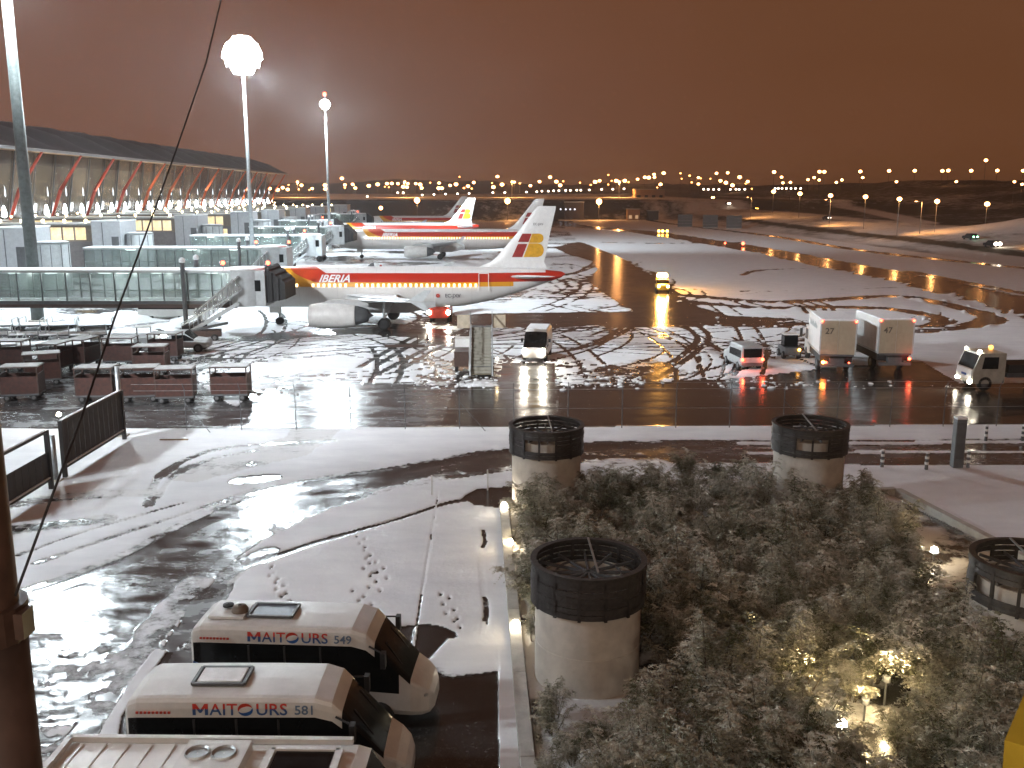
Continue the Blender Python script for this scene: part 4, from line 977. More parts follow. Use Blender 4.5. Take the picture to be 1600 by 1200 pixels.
# vehicle under the tail with four lamps
uv = vehicle('service_truck', 'red service truck under the rear of the nearest airliner, headlights on', 'truck', (g(688, 503)[0], g(688, 503)[1]+4), R(-92), [(0, 1.0, .5, 1.1, 1.4, 1.5), (.1, 1.05, .4, 1.1, 1.4, 1.55), (2.2, 1.05, .4, 1.1, 1.4, 1.55), (2.3, 1.05, .4, 1.2, 1.9, 2.2), (3.6, 1.05, .4, 1.2, 1.9, 2.25), (4.0, 1.0, .4, 1.2, 1.5, 1.7), (4.15, .95, .4, 1.0, 1.1, 1.2)], (3, 4), (4, 5), redp, [(.8, -.9), (.8, .9), (3.3, -.9), (3.3, .9)], .4)
for s_ in (-1.0, 1.0):
    lampball(uv, 'headlight', (4.15, s_, 1.0), .24, e_head); lampball(uv, 'roof_lamp', (3.4, s_*.85, 2.35), .10, e_head)
    spot('headlight_beam', (4.5, s_, 1.0), (11, s_, 0), 260, (1, .9, .72), 80, .12, uv)
# yellow follow-me car
yc = vehicle('airfield_car', 'yellow airfield car with glaring amber beacons on the bare lane', 'car', (g(1037, 455)[0], g(1037, 455)[1]+2.2), R(-95), [(0, .85, .4, .9, 1.3, 1.5), (.15, .88, .32, .9, 1.3, 1.62), (1.6, .88, .32, .9, 1.35, 1.66), (2.5, .88, .32, .9, 1.3, 1.6), (3.2, .87, .32, .9, 1.0, 1.1), (4.0, .82, .32, .8, .9, .98), (4.15, .7, .34, .7, .8, .85)], (1, 3), (3, 4), yellowp, [(.7, -.78), (.7, .78), (3.3, -.78), (3.3, .78)], .32)
MB().bb((1.2, -.6, 1.68), (1.6, .6, 1.78)).build('light_bar', dgrey, yc)
for s_ in (-.4, 0, .4): lampball(yc, 'beacon', (1.4, s_, 2.05), .36, M('bright_beacon', (1, .5, .1), emit=(1, .46, .10), es=60))
for s_ in (-.6, .6): lampball(yc, 'headlight', (4.12, s_, .82), .17, M('amber_head', (1, .7, .3), emit=(1, .7, .3), es=30))
point('beacon_glow', (1.4, 0, 2.9), 2600, (1, .45, .08), .35, yc)
# red and white bus behind the nearest bridge
rb = vehicle('apron_bus', 'low white bus with red roof stripe behind the nearest bridge', 'bus', (g(222, 499)[0], g(222, 499)[1]), R(0), [(0, 1.1, .5, 1.2, 1.9, 2.3), (.1, 1.15, .35, 1.2, 1.9, 2.4), (5.5, 1.15, .35, 1.2, 1.9, 2.4), (6.0, 1.12, .35, 1.2, 1.7, 2.1), (6.3, 1.0, .4, 1.1, 1.4, 1.6)], (1, 2), (2, 4), white, [(1.2, -1), (1.2, 1), (4.6, -1), (4.6, 1)], .45)
MB().bb((.05, -1.17, 1.92), (5.5, -1.14, 2.3)).build('red_stripe', redp, rb)
# box trucks
def boxtruck(label, px, by, num, rz, lw=True):
    x, y = g(px, by); t = T('box_truck', label, 'truck', (x, y, 0), rz)
    # x axis points away from camera after rotation of 90 degrees
    bx = MB(); bx.bb((0, -1.25, 1.42), (5.4, 1.25, 3.95), offwhite); b = bx.build('cargo_box', None, t)
    MB().bb((.05, -1.2, 3.951), (5.35, 1.2, 4.02)).build('snow_cover', snowm, b)
    for s_ in (-1, 1):
        MB().bb((-.03, s_*1.25-.05, 1.42), (.05, s_*1.25+.05, 3.97)).build('corner_post', lgrey, b)
        MB().bb((0, s_*1.26-.01, 1.42), (5.4, s_*1.26+.02, 1.55)).build('side_rail', galv, b)
    MB().bb((-.02, -1.2, 1.45), (0.0, -.01, 3.9)).build('rear_door', M('rear_door_beige', (.34, .28, .20), .5, var=.1), b); MB().bb((-.02, .01, 1.45), (0.0, 1.2, 3.9)).build('rear_door', M('rear_door_beige'), b)
    MB().bb((-.05, -1.18, 1.30), (.0, 1.18, 1.44)).build('sill', dgrey, b)
    text(num, .62, M('lettering_brown', (.07, .05, .035), .5), b, (-.03, .95, 2.95), (R(90), 0, R(-90)), offset=.008)
    if lw:
        l_ = MB(); r_ = random.Random(4)
        for k in range(9): l_.bb((1.6+k*.36, 1.262, 3.1), (1.6+k*.36+.25, 1.272, 3.35+.1*(k % 3)))
        l_.build('faded_print', M('faded_print', (.32, .36, .36), .5), b)
    ch = MB(); ch.bb((-.1, -.5, .75), (7.3, .5, 1.15), dgrey); ch.bb((.3, -1.15, .85), (5.0, 1.15, 1.40), black); ch.build('chassis', None, t)
    MB().bb((-.15, -1.2, .55), (-.02, 1.2, .78)).build('bumper', dgrey, t)
    c = MB(); c.prism([(5.6, .6), (7.5, .6), (7.55, 1.5), (7.2, 2.7), (5.6, 2.75)], -1.15, 1.15); co = c.build('driver_cab', offwhite, t)
    for s_ in (-1, 1): MB().prism([(6.1, 1.6), (7.32, 1.6), (7.1, 2.45), (6.1, 2.45)], s_*1.15-.01, s_*1.15+.012).build('side_window', dglass, co)
    mi = MB(); mi.bar((6.6, 1.2, 2.6), (6.6, 1.55, 2.5), .03).box((6.6, 1.6, 2.1), (.1, .2, .7)); mi.build('mirror', black, co)
    wheels(t, [(1.7, -1.02), (1.7, 1.02), (6.6, -1.02), (6.6, 1.02)], .5, .3)
    for s_ in (-1, 1): lampball(t, 'marker_lamp', (-.06, s_*1.2, 3.88), .09, e_red)
    return t
ta = boxtruck('box truck with 27 on its rear and a pale sunken left side', 1306, 584, '27', R(82))
lampball(ta, 'tail_lamp', (-.1, .98, .85), .12, e_amber); lampball(ta, 'tail_lamp', (-.1, .78, .85), .10, e_red); point('tail_glow', (-.5, .9, .85), 12, (1, .2, .05), .1, ta); lampball(ta, 'tail_lamp', (-.1, -.85, .85), .06, e_red)
tb = boxtruck('box truck with 47 on its rear, right of the other box truck', 1396, 582, '47', R(89), False)
lampball(tb, 'tail_lamp', (-.1, -1.05, 1.05), .12, e_red); point('tail_glow', (-.5, -1.05, 1.05), 10, (1, .12, .05), .1, tb)
# post and rail by the trucks
pw = T('tow_tractor', 'dark baggage tractor just left of the box truck numbered 27', 'tractor', (*g(1238, 562), 0), R(90))
q = MB(); q.bb((0, -.6, .35), (2.2, .6, .95), dgrey); q.build('body', None, pw); q = MB(); q.bb((.6, -.55, .95), (1.5, .55, 1.9), dglass); q.build('driver_cab', None, pw); q = MB(); q.bb((.5, -.6, 1.9), (1.6, .6, 1.98), white); q.build('roof', None, pw)
wheels(pw, [(.4, -.6), (.4, .6), (1.8, -.6), (1.8, .6)], .32); lampball(pw, 'tail_lamp', (-.05, -.5, .8), .10, e_amber)
# truck at right edge with lamps and long dark bed
x, y = g(1500, 606); tk = T('service_truck', 'white cab truck at the right edge with four lit lamps and orange beacon', 'truck', (x+.3, y, 0), R(2))
q = MB(); q.prism([(-.1, .5), (2.1, .5), (2.1, 2.55), (.35, 2.55), (-.05, 1.45)], -1.1, 1.1); co = q.build('driver_cab', M('cab_beige', (.40, .37, .30), .45), tk)
MB().prism([(-.14, .75), (-.06, .75), (-.04, 1.4), (-.12, 1.4)], -1.0, 1.0).build('front_panel', white, co)
MB().prism([(-.06, 1.48), (.30, 2.42), (.34, 2.40), (0, 1.46)], -1.0, 1.0).build('windshield', dglass, co)
MB().bb((-.16, -.3, .95), (-.13, .3, 1.1)).build('badge', bluep, co)
MB().prism([(.5, 1.5), (1.6, 1.5), (1.6, 2.3), (.62, 2.3)], -1.115, -1.09).build('side_window', dglass, co)
MB().bb((2.3, -1.1, .9), (9, 1.1, 1.2)).build('flat_bed', dgrey, tk); MB().bb((2.4, -1.05, 1.2), (8.9, 1.05, 1.75)).build('dark_load', black, tk)
wheels(tk, [(.8, -.95), (.8, .95), (5.2, -.95), (5.2, .95), (7, -.95), (7, .95)], .5, .3)
for s_ in (-.9, .9): lampball(tk, 'headlight', (-.16, s_, .62), .16 if s_ < 0 else .10, e_head); lampball(tk, 'roof_lamp', (.35, s_, 2.62), .15 if s_ < 0 else .09, e_head)
spot('headlight_beam', (-.6, -.9, .65), (-9, -1.5, 0), 300, (1, .9, .75), 80, .1, tk)
lampball(tk, 'beacon', (1.9, .6, 2.7), .16, M('dim_amber_glow', (1, .4, .1), emit=(1, .4, .06), es=3))

# passenger stairs
x, y = g(752, 592); st = T('passenger_stairs', 'mobile passenger stairs with beige wing plates, facing the camera', 'passenger stairs', (x, y, 0), R(91.5))
NS = 15; zt = 3.05; Lr = 4.7
sp_ = MB().bb((0, -.72, -.045), (.31, .72, .0)).data('step', M('tread_olive', (.18, .16, .11), .6)); rs2 = MB().bb((.28, -.72, .0), (.31, .72, .2)).data('riser', M('riser_grey', (.26, .25, .21), .6))
for k in range(NS): inst(sp_, 'step', st, (k*Lr/NS, 0, .35+k*(zt-.35)/NS)); inst(rs2, 'riser', st, (k*Lr/NS, 0, .35+k*(zt-.35)/NS))
for s_ in (-1, 1):
    MB().prism([(-.1, .22), (.3, .22), (Lr+.1, zt-.15), (Lr+.1, zt+.25), (0, .55)], s_*.80-.05, s_*.80+.05).build('stringer', lgrey, st)
    hr = MB(); hr.beam((0, s_*.82, 1.35), (Lr, s_*.82, zt+1.05), .06, .06)
    for k in range(7): hr.bar((Lr*k/6, s_*.82, .45+(zt-.35)*k/6), (Lr*k/6, s_*.82, 1.35+(zt-.30)*k/6), .028, n=6)
    hr.beam((Lr, s_*.82, zt+1.05), (Lr+1.4, s_*.82, zt+1.05), .06, .06); hr.build('handrail', galv, st)
    MB().bb((Lr+.1, s_*1.35-.48, zt-.05), (Lr+.18, s_*1.35+.48, zt+.95)).build('wing_plate', M('plate_beige', (.42, .36, .27), .5), st)
MB().prism([(.3, .6), (Lr, zt-.2), (Lr, .9), (.3, .5)], .86, .90).build('side_panel', white, st)
MB().bb((Lr, -.8, zt-.1), (Lr+1.4, .8, zt)).build('platform', dgrey, st)
q = MB(); q.bb((.8, -.7, .45), (6.4, .7, .75), dgrey); q.bb((2.2, .95, .5), (4.6, 2.0, 1.6), brownsteel); q.bb((4.4, .9, .5), (5.9, 2.0, 2.2), offwhite); q.build('chassis', None, st)
wheels(st, [(1.2, -.8), (1.2, .8), (5.6, -.8), (5.6, .8), (3.0, 1.85)], .36)
for s_ in (-.8, .8): MB().bar((.1, s_, .02), (.1, s_, .5), .07).build('jack', brownsteel, st)
lampball(st, 'work_lamp', (1.2, -1.15, 1.25), .10, e_warm)

# baggage carts
def cart():
    t = T('baggage_cart', 'x', 'baggage cart', (0, 0, 0), 0, 'dark red baggage carts parked at lower left of the apron')
    MB().bb((-1.15, -.75, .38), (1.15, .75, .50)).build('deck', dgrey, t)
    rm = MB(); rm.bb((-1.2, -.8, 2.18), (1.2, .8, 2.24), brownsteel); ro = rm.build('roof', None, t)
    sn = MB(); sn.bb((-1.12, -.72, 2.241), (1.12, .72, 2.27), M('trodden_snow', (.26, .255, .25), .6, var=.35, scale=3)); sn.build('snow_cover', None, ro)
    for a in (-1, 1):
        for b in (-1, 1): MB().bb((a*1.12-.035, b*.72-.035, .5), (a*1.12+.035, b*.72+.035, 2.18)).build('post', brownsteel, t)
    for b in (-1, 1): MB().bb((-1.08, b*.73-.02, .5), (1.08, b*.73+.02, 1.62)).build('side_curtain', deepred, t)
    for a in (-1, 1): MB().bb((a*1.13-.02, -.70, .5), (a*1.13+.02, .70, 1.75)).build('end_panel', deepred, t)
    MB().bb((-.95, -.5, .5), (.9, .5, 1.15)).build('load', M('dark_load', (.05, .04, .04), .7), t)
    wheels(t, [(-.8, -.62), (-.8, .62), (.8, -.62), (.8, .62)], .22, .14)
    MB().bar((1.15, 0, .42), (2.0, 0, .35), .035).build('tow_bar', black, t)
    return t
c0 = cart(); first = True
carts = [(357, 628, 4, 'lone dark red baggage cart right of the others, light glinting at its foot'), (270, 632, 8, 'baggage cart at the right end of the front cluster'), (214, 630, 12, 'baggage cart in the front cluster, second from its right end'),
         (146, 630, 5, 'baggage cart at the left end of the front cluster of three'), (28, 628, 10, 'baggage cart at the left edge, front one'), (60, 604, 25, 'baggage cart behind the front one at the left edge'),
         (82, 584, 85, 'baggage cart standing end on between the left edge pair and the cluster'), (125, 576, 84, 'narrow baggage cart in the second row, left of the open sided one'), (184, 574, 3, 'open sided baggage cart in the second row'),
         (232, 590, 6, 'baggage cart tucked behind the cluster, its roof snowy'), (255, 566, 0, 'small baggage cart in the back row by the parked pickup'), (12, 580, 2, 'baggage cart at the left edge, back row')]
for px, py, az, lab in carts:
    x, y = g(px, py)
    if first: o = c0; o.location = (x, y+.8, 0); o.rotation_euler = (0, 0, R(az)); first = False
    else: o = dup(c0, (x, y+.8, 0), R(az))
    o['label'] = lab
# flat dollies dusted with snow
def dolly():
    t = T('cargo_dolly', 'x', 'dolly', (0, 0, 0), 0, 'snowy flat cargo dollies in rows behind the baggage carts')
    MB().bb((-1.6, -1.1, .42), (1.6, 1.1, .52)).build('deck', dgrey, t); MB().bb((-1.5, -1.0, .521), (1.5, 1.0, .6)).build('snow_cover', snowm, t)
    for a in (-1.55, 1.55):
        r_ = MB(); r_.bar((a, -1.05, .5), (a, -1.05, 1.15), .04).bar((a, 1.05, .5), (a, 1.05, 1.15), .04).bar((a, -1.05, 1.15), (a, 1.05, 1.15), .04); r_.build('end_rail', galv, t)
    wheels(t, [(-1.1, -.9), (-1.1, .9), (1.1, -.9), (1.1, .9)], .22, .14); return t
d0 = dolly(); k = 0
for row, (py, xs) in enumerate([(546, (8, 60, 112)), (530, (0, 46, 92, 138)), (515, (10, 52, 94, 150))]):
    for j, px in enumerate(xs):
        x, y = g(px, py); o = d0 if k == 0 else dup(d0, rz=0); o.location = (x, y, 0); o.rotation_euler = (0, 0, R(20-5*row+3*j)); k += 1
        o['label'] = f"snowy cargo dolly, {['front', 'middle', 'back'][row]} row of dollies, {['leftmost', 'second from left', 'third from left', 'rightmost'][j if j < len(xs)-1 else 3]}"
# pickup, tractor, dumped snow
pk = vehicle('pickup', 'grey pickup parked beside the foot of the nearest bridge stair', 'pickup', (g(255, 550)[0]-1.0, g(255, 550)[1]+.2), R(4), [(0, .9, .5, 1.0, 1.05, 1.1), (.1, .92, .4, 1.0, 1.05, 1.1), (1.6, .92, .4, 1.0, 1.05, 1.12), (1.9, .92, .4, 1.0, 1.5, 1.75), (3.0, .92, .4, 1.0, 1.5, 1.78), (3.7, .9, .4, 1.0, 1.1, 1.16), (4.7, .84, .4, .85, .95, 1.02), (4.85, .7, .42, .75, .85, .9)], (3, 5), (4, 5), lgrey, [(.9, -.8), (.9, .8), (4.0, -.8), (4.0, .8)], .38)
tr = T('tow_tractor', 'small tow tractor with a white headlight between dollies and pickup', 'tractor', (*g(210, 545), 0), R(20))
q = MB(); q.bb((0, -.6, .35), (2.4, .6, .95), lgrey); q.build('body', None, tr); q = MB()
for a in (.3, 1.4):
    for b in (-.5, .5): q.bar((a, b, .95), (a, b, 1.85), .035)
q.build('roll_frame', dgrey, tr); MB().bb((.2, -.6, 1.85), (1.5, .6, 1.93)).build('roof', white, tr); wheels(tr, [(.4, -.6), (.4, .6), (1.9, -.6), (1.9, .6)], .32); lampball(tr, 'headlight', (2.42, -.2, .98), .24, e_head)
point('headlight_glow', (2.9, -.3, 1.1), 60, (1, .93, .8), .1, tr)
bl = T('belt_loader', 'red brown belt loader at the foot of the bridge stair', 'belt loader', (*g(318, 532), 0), R(15))
q = MB(); q.bb((-1.6, -.7, .4), (1.6, .7, .95), brownsteel); q.build('chassis', None, bl); q = MB(); q.beam((-2.0, .2, .7), (2.2, .2, 1.5), .8, .16); q.build('belt', dgrey, bl); wheels(bl, [(-1, -.7), (-1, .7), (1, -.7), (1, .7)], .32)
for i, (px, py, s_) in enumerate([(195, 500, 3.0), (130, 512, 2.4), (300, 508, 2.0), (45, 500, 2.2)]):
    x, y = g(px, py); q = MB(); vs = []; n = 14; rs3 = random.Random(i)
    for ring in range(5):
        for k in range(n): a = 2*math.pi*k/n; r_ = s_*(1-ring/4.3)*(1+.2*rs3.uniform(-1, 1)); vs.append((r_*1.7*math.cos(a), r_*math.sin(a), .85*math.sin(ring/4*math.pi/2)+(.12*rs3.uniform(-1, 1) if ring else -.1)))
    q.add(vs, [(r*n+k, r*n+(k+1) % n, (r+1)*n+(k+1) % n, (r+1)*n+k) for r in range(4) for k in range(n)]+[tuple(range(4*n, 5*n))])
    o = q.build('snow_heap', snowm, None, True); o.location = (x, y, 0); tag(o, ['large snow heap in front of the red striped bus', 'low snow heap behind the cargo dollies', 'snow heap beside the bridge column', 'snow heap near the left edge under the bridge'][i], 'snow heap')

# ------------------------------------------------------------------ vent towers
def silo(label, x, y, r=1.42, h=3.75, seed=0, openf=False):
    t = T('vent_tower', label, 'vent tower', (x, y, 0)); rs_ = random.Random(seed)
    MB().lathe([(r+.12, 0), (r+.12, .12), (r, .2), (r, h-1.0), (r-.1, h-.95), (r-.1, h-.4), (r-.18, h-.4), (r-.18, h-1.2)], 48, concrete).build('drum', None, t, True) if False else None
    d = MB().lathe([(r+.10, .0), (r+.10, .14), (r, .16), (r, h*.36), (r-.015, h*.36+.01), (r-.015, h*.36+.03), (r, h*.36+.04), (r, h-1.02), (r-.12, h-1.0), (r-.12, h-.5), (r-.2, h-.5), (r-.2, .3)], 56, concrete).build('drum', None, t, True); smooth_by_angle(d, 30)
    # slatted collar: slats between posts, two rings
    n = 14; ro = r+.10
    for k in range(n):
        a0 = 2*math.pi*k/n; a1 = 2*math.pi*(k+1)/n
        p = MB(); p.lathe([(ro+.03, h-1.1), (ro+.03, h+.03), (ro-.05, h+.03), (ro-.05, h-1.1), (ro+.03, h-1.1)], 1, None, a0=a0-.025, a1=a0+.025); p.build('post', collarm, t)
        gap = (seed != 3 and k in (9, 10) or openf and k % 3 != 0)
        for j in range(7):
            z = h-1.06+j*.155
            if gap and 2 <= j <= 4: continue
            q = MB(); dd = rs_.uniform(-.02, .02); q.lathe([(ro+.02+dd, z), (ro+dd, z+.135), (ro-.03+dd, z+.135), (ro-.01+dd, z), (ro+.02+dd, z)], 4, None, a0=a0, a1=a1); q.build('slat', collarm, t)
    tr_ = MB(); tr_.lathe([(ro+.04, h), (ro+.04, h+.07), (ro-.12, h+.07), (ro-.12, h), (ro+.04, h)], 48); tr_.build('top_ring', collarm, t)
    rg = MB()
    for k in range(6):
        a = math.pi*k/6; rg.beam((ro*math.cos(a), ro*math.sin(a), h-.35), (-ro*math.cos(a), -ro*math.sin(a), h-.35), .05, .08)
    rg.lathe([(.9, h-.33), (.9, h-.38), (.86, h-.38), (.86, h-.33), (.9, h-.33)], 24); rg.build('grille', dgrey, t)
    ld = MB(); ld.beam((.1, ro*.95, h+.09), (.25, -.2, h-.28), .05, .04); ld.build('stay', galv, t)
    return t
silo('vent tower behind the bed at left, dark collar with a gap showing rings', 1.42, 38.4, h=3.7, seed=1)
silo('vent tower behind the bed at right with dark slatted collar', 12.35, 38.6, h=3.7, seed=2)
silo('nearest vent tower, beside the lamp kerb, whole drum in view', 2.05, 24.3, h=3.45, seed=3)
silo('vent tower cut by the right edge with open slatted collar', 13.75, 23.9, h=3.6, seed=4, openf=True)

# ------------------------------------------------------------------ kerb wall, lamps, fences, posts
kw = MB(); ys = [12, 16, 20, 24, 28, 32, 36, 38.3]
for a, b in zip(ys[:-1], ys[1:]):
    xa, xb_ = float(kerb_x(a)), float(kerb_x(b)); kw = MB(); kw.beam((xa+.25, a+.01, .17), (xb_+.25, b-.01, .17), .30, .30); kw.build('kerb_block', M('kerb_concrete', (.34, .33, .30), .7, bump=.2), None) if False else None
kt = T('kerb_wall', 'low pale concrete kerb wall along the left side of the planted bed', 'kerb', (0, 0, 0))
for a, b in zip(ys[:-1], ys[1:]):
    xa, xb_ = float(kerb_x(a)), float(kerb_x(b)); kw = MB(); kw.beam((xa+.15, a+.015, .2), (xb_+.15, b-.015, .2), .34, .36); kw.build('kerb_block', M('kerb_concrete', (.40, .39, .36), .7, bump=.2), kt)
kb = MB(); kb.beam((-.5, 38.6, .2), (16.8, 40.4, .2), .3, .4); kb.build('kerb_block', M('kerb_concrete'), kt)
kb = MB(); kb.beam((16.9, 40.3, .2), (19.2, 28, .2), .3, .4); kb.build('kerb_block', M('kerb_concrete'), kt)
bed_lamps = [(788, 790, .45, 9, 'bed lamp on the kerb beside the left rear vent tower'), (797, 848, .35, 22, 'bed lamp glaring through the shrubs at the kerb'), (806, 976, .45, 9, 'bed lamp on the kerb beside the nearest vent tower'),
             (1315, 1132, .9, 60, 'bed lamp among the shrubs at bottom right'), (1460, 860, .5, 25, 'bed lamp at the right side of the planted bed'), (1020, 1160, .5, 0, 'bed lamp low at the bottom of the bed'), (92, 648, .8, 45, 'small white lamp between the two left fence panels')]
for i, (px, py, z, w, lab) in enumerate(bed_lamps):
    x, y = g(px, py, z); t = T('ground_lamp', lab, 'lamp', (x, y, 0))
    MB().bar((0, 0, 0), (0, 0, z-.08), .04).build('post', dgrey, t); hm = MB(); hm.lathe([(.09, z-.16), (.16, z-.1), (.17, z-.06)], 12); hm.build('housing', dgrey, t)
    if w: MB().ball((0, 0, z+.02), .13).build('bulb', e_head, t); point('bulb_light', (0, 0, z+.30), w, (1, .74, .42) if i < 6 else (1, .95, .85), .1, t)
    else: MB().ball((0, 0, z), .10).build('bulb', galv, t)
for px, py, z, w, tgt in ((1352, 1095, .7, 2100, (1350, 1025)), (1385, 1060, .9, 1300, (1400, 1015)), (1262, 1075, .7, 900, (1260, 1025)), (1440, 855, .4, 500, (1425, 815)), (803, 830, .3, 120, (806, 800))):
    x, y = g(px, py, z); t = T('spike_spotlight', 'x', 'spotlight', (x, y, 0))
    t['label'] = {1385: 'second spotlight in the golden foliage patch, right one', 1352: 'spotlight making the bright golden foliage patch', 1262: 'dimmer spotlight left of the golden foliage patch', 1440: 'spotlight warming shrubs at the right rear of the bed', 803: 'spotlight lighting the kerbside shrub'}[px]
    MB().bar((0, 0, 0), (0, 0, z), .03).lathe([(.1, z-.08), (.1, z+.06), (.07, z+.06)], 10).build('housing', dgrey, t)
    tx, ty = g(*tgt, 2.0); spot('spot_beam', (0, 0, z+.1), (tx-x, ty-y, 1.9), w, (1, .74, .38), 100, .08, t); point('spill', (0, -.25, z+.25), w*.025, (1, .74, .38), .08, t)
# security fence of posts and wires
sf = T('security_fence', 'thin wire security fence along the edge of the apron', 'fence', (0, 0, 0))
pmh = MB(); pmh.bar((0, 0, 0), (0, 0, 2.35), .028).bar((0, 0, 2.35), (0, -.28, 2.75), .024); pmh = pmh.data('post', dgrey)
for k in range(26):
    x = -18.2+k*3.05; inst(pmh, 'post', sf, (x, 52.55+.02*x, 0))
for z in (.15, 1.2, 2.3, 2.72):
    w = MB(); w.bar((-21, 52.13-(.28 if z > 2.5 else 0), z), (60, 53.75-(.28 if z > 2.5 else 0), z), .009, n=5); w.build('wire', galv, sf)
for k in (0, 5, 11): b = MB(); x = -18.2+k*3.05; b.bar((x, 52.55+.02*x, 1.6), (x+1.5, 52.0+.02*x, .02), .022); b.build('brace', dgrey, sf)
# left gates
def fence_panel(label, ya, yb, x, part):
    t = T('gate_panel', label, 'gate', (x, ya, 0)); L_ = yb-ya
    for q in (0, L_): MB().bb((-.09, q-.09, 0), (.09, q+.09, 2.75)).build('post', M('post_dark', (.014, .011, .010), .5), t)
    MB().bb((-.06, 0, 2.62), (.06, L_, 2.74)).build('top_rail', M('post_dark'), t); MB().bb((-.06, 0, .45), (.06, L_, .56)).build('bottom_rail', M('post_dark'), t)
    MB().bb((-.065, .1, 2.745), (.065, L_-.1, 2.79)).build('snow_cover', snowm, t); MB().bb((-.03, .1, .565), (.065, L_-.1, .61)).build('snow_cover', snowm, t)
    z1 = 2.6 if part else 1.75; n = int(L_/.55)
    for k in range(n): MB().bb((-.03, .1+k*(L_-.2)/n+.02, .62), (.0, .1+(k+1)*(L_-.2)/n-.02, z1)).build('infill_board', M('infill_brown', (.014, .010, .009), .6, var=.3), t)
    return t
fence_panel('dark gate panel at the left, farther one, closed up to its top rail', 43.2, 50.2, -20.9, True)
fence_panel('half open dark gate panel nearest the left edge', 36.6, 41.4, -20.7, False)
t = T('steel_pole', 'pale steel pole at the far end of the closed gate panel', 'pole', (-21.3, 50.9, 0)); MB().bar((0, 0, 0), (0, 0, 3.9), .13, n=12).build('pole', galv, t, True); MB().bb((-.3, -.3, 0), (.3, .3, .12)).build('base', concrete, t)
t = T('steel_pole', 'short pale pole between the two gate panels', 'pole', (*g(88, 752), 0)); MB().bar((0, 0, 0), (0, 0, 2.2), .12, n=12).build('pole', galv, t, True); MB().bb((-.25, -.25, 0), (.25, .25, .1)).build('base', concrete, t)
# grey totem and striped bollards
x, y = g(1494, 731); t = T('marker_post', 'tall dark grey square post at the roadside, snow on top', 'post', (x, y, 0)); MB().bb((-.24, -.2, 0), (.24, .2, 2.45)).build('body', M('totem_grey', (.10, .11, .115), .5), t); MB().bb((-.25, -.21, 2.451), (.25, .21, 2.53)).build('snow_cover', snowm, t); MB().bb((-.20, -.215, .5), (.20, -.202, 2.3)).build('front_panel', dgrey, t)
for i, (px, py) in enumerate([(1316, 729), (1378, 731), (1447, 735), (1512, 732), (1540, 690), (1597, 690)]):
    x, y = g(px, py); t = T('striped_bollard', ['bollard nearest the right rear vent tower', 'brightest striped bollard, second from the vent tower', 'dim striped bollard left of the tall grey post', 'striped bollard just right of the tall grey post', 'bollard across the road, left one', 'bollard across the road at the right edge'][i], 'bollard', (x, y, 0), 0, 'striped bollards along the service road')
    MB().bar((0, 0, 0), (0, 0, .85), .085, n=12, r2=.07).build('stem', dgrey, t)
    for z in (.30, .58): MB().bar((0, 0, z), (0, 0, z+.12), .095, n=12).build('reflective_band', white, t)
    MB().ball((0, 0, .88), .10, sz=.6).build('snow_cover', snowm, t)
for px, py, lab in ((675, 775, 'short snow pole by the service road near the painted line'), (762, 766, 'thin white marker pole left of the rear vent tower')):
    x, y = g(px, py); t = MB().bar((0, 0, 0), (0, 0, .95), .035).build('marker_pole', offwhite); t.location = (x, y, 0); tag(t, lab, 'pole')
x, y = g(272, 689); t = MB().box((0, 0, .03), (1.5, .14, .05)).build('drain_grate', M('rusty', (.20, .12, .05), .8)); t.location = (x, y, .05); tag(t, 'rusty drain bar in the snow below the baggage carts', 'drain')
x, y = g(633, 543); t = MB().box((0, 0, .1), (3.4, .3, .2)).box((1.0, .9, .45), (.08, .08, .9)).build('wheel_chock_bar', brownsteel); t.location = (x, y, .05); tag(t, 'low dark bar lying in the snow before the nearest airliner', 'bar')
x, y = g(668, 532); t = MB().lathe([(.28, 0), (.28, .04), (.12, .06), (.03, .75)], 12).build('safety_cone', brownsteel); t.location = (x, y, .05); tag(t, 'dark safety cone beside the bar near the airliner', 'cone')
# rubble of ploughed snow
rk = MB(); r_ = random.Random(3)
for i in range(760):
    if i < 300: px = r_.uniform(640, 1010); py = 596+r_.gauss(0, 7)
    elif i < 420: px = r_.uniform(380, 480); py = r_.uniform(560, 618)
    elif i < 560: px = r_.uniform(1100, 1500); py = r_.choice([470, 497, 513, 602])+r_.gauss(0, 3)
    else: px = r_.uniform(900, 1250); py = r_.uniform(515, 600)
    if 780 < px < 870: continue
    x, y = g(px, py); s_ = r_.choice([.04, .05, .07, .09, .13])*r_.uniform(.7, 1.3)
    i0 = len(rk.v); rk.ball((x, y, s_*.3), s_, n=6, sz=.55)
    for q_ in range(i0, len(rk.v)): v_ = rk.v[q_]; rk.v[q_] = (x+(v_[0]-x)*r_.uniform(.8, 2.2), y+(v_[1]-y)*r_.uniform(.7, 1.3), v_[2])
rk.build('snow_clods', snowm, None, kind='stuff')
# brown post, guy cable, yellow rail close to the camera
t = T('brown_column', 'brown steel column close at the left edge with a clamp collar', 'column', (-2.36, 4.0, 0))
MB().bar((0, 0, 0), (0, 0, 16), .150, n=20).build('shaft', brownsteel, t, True)
z_ = at(28, 965, 3.9)[2]; c = MB(); c.bar((0, 0, z_-.14), (0, 0, z_+.02), .185, n=20).box((.17, -.02, z_-.06), (.08, .1, .12)); c.build('clamp_collar', brownsteel, t)
MB().bar((0, 0, 0), (0, 0, z_-.15), .172, n=20).build('lower_sleeve', M('sleeve_brown', (.045, .025, .02), .6, var=.4), t, True)
pts = [at(24, 930, 3.85), at(72, 800, 4.3), at(128, 650, 5.0), at(178, 500, 5.8), at(228, 365, 6.8), at(275, 235, 7.8), at(322, 98, 9.0), at(350, -20, 10.0)]
cb = MB(); pp = [Vector(p) for p in pts]; fine = []
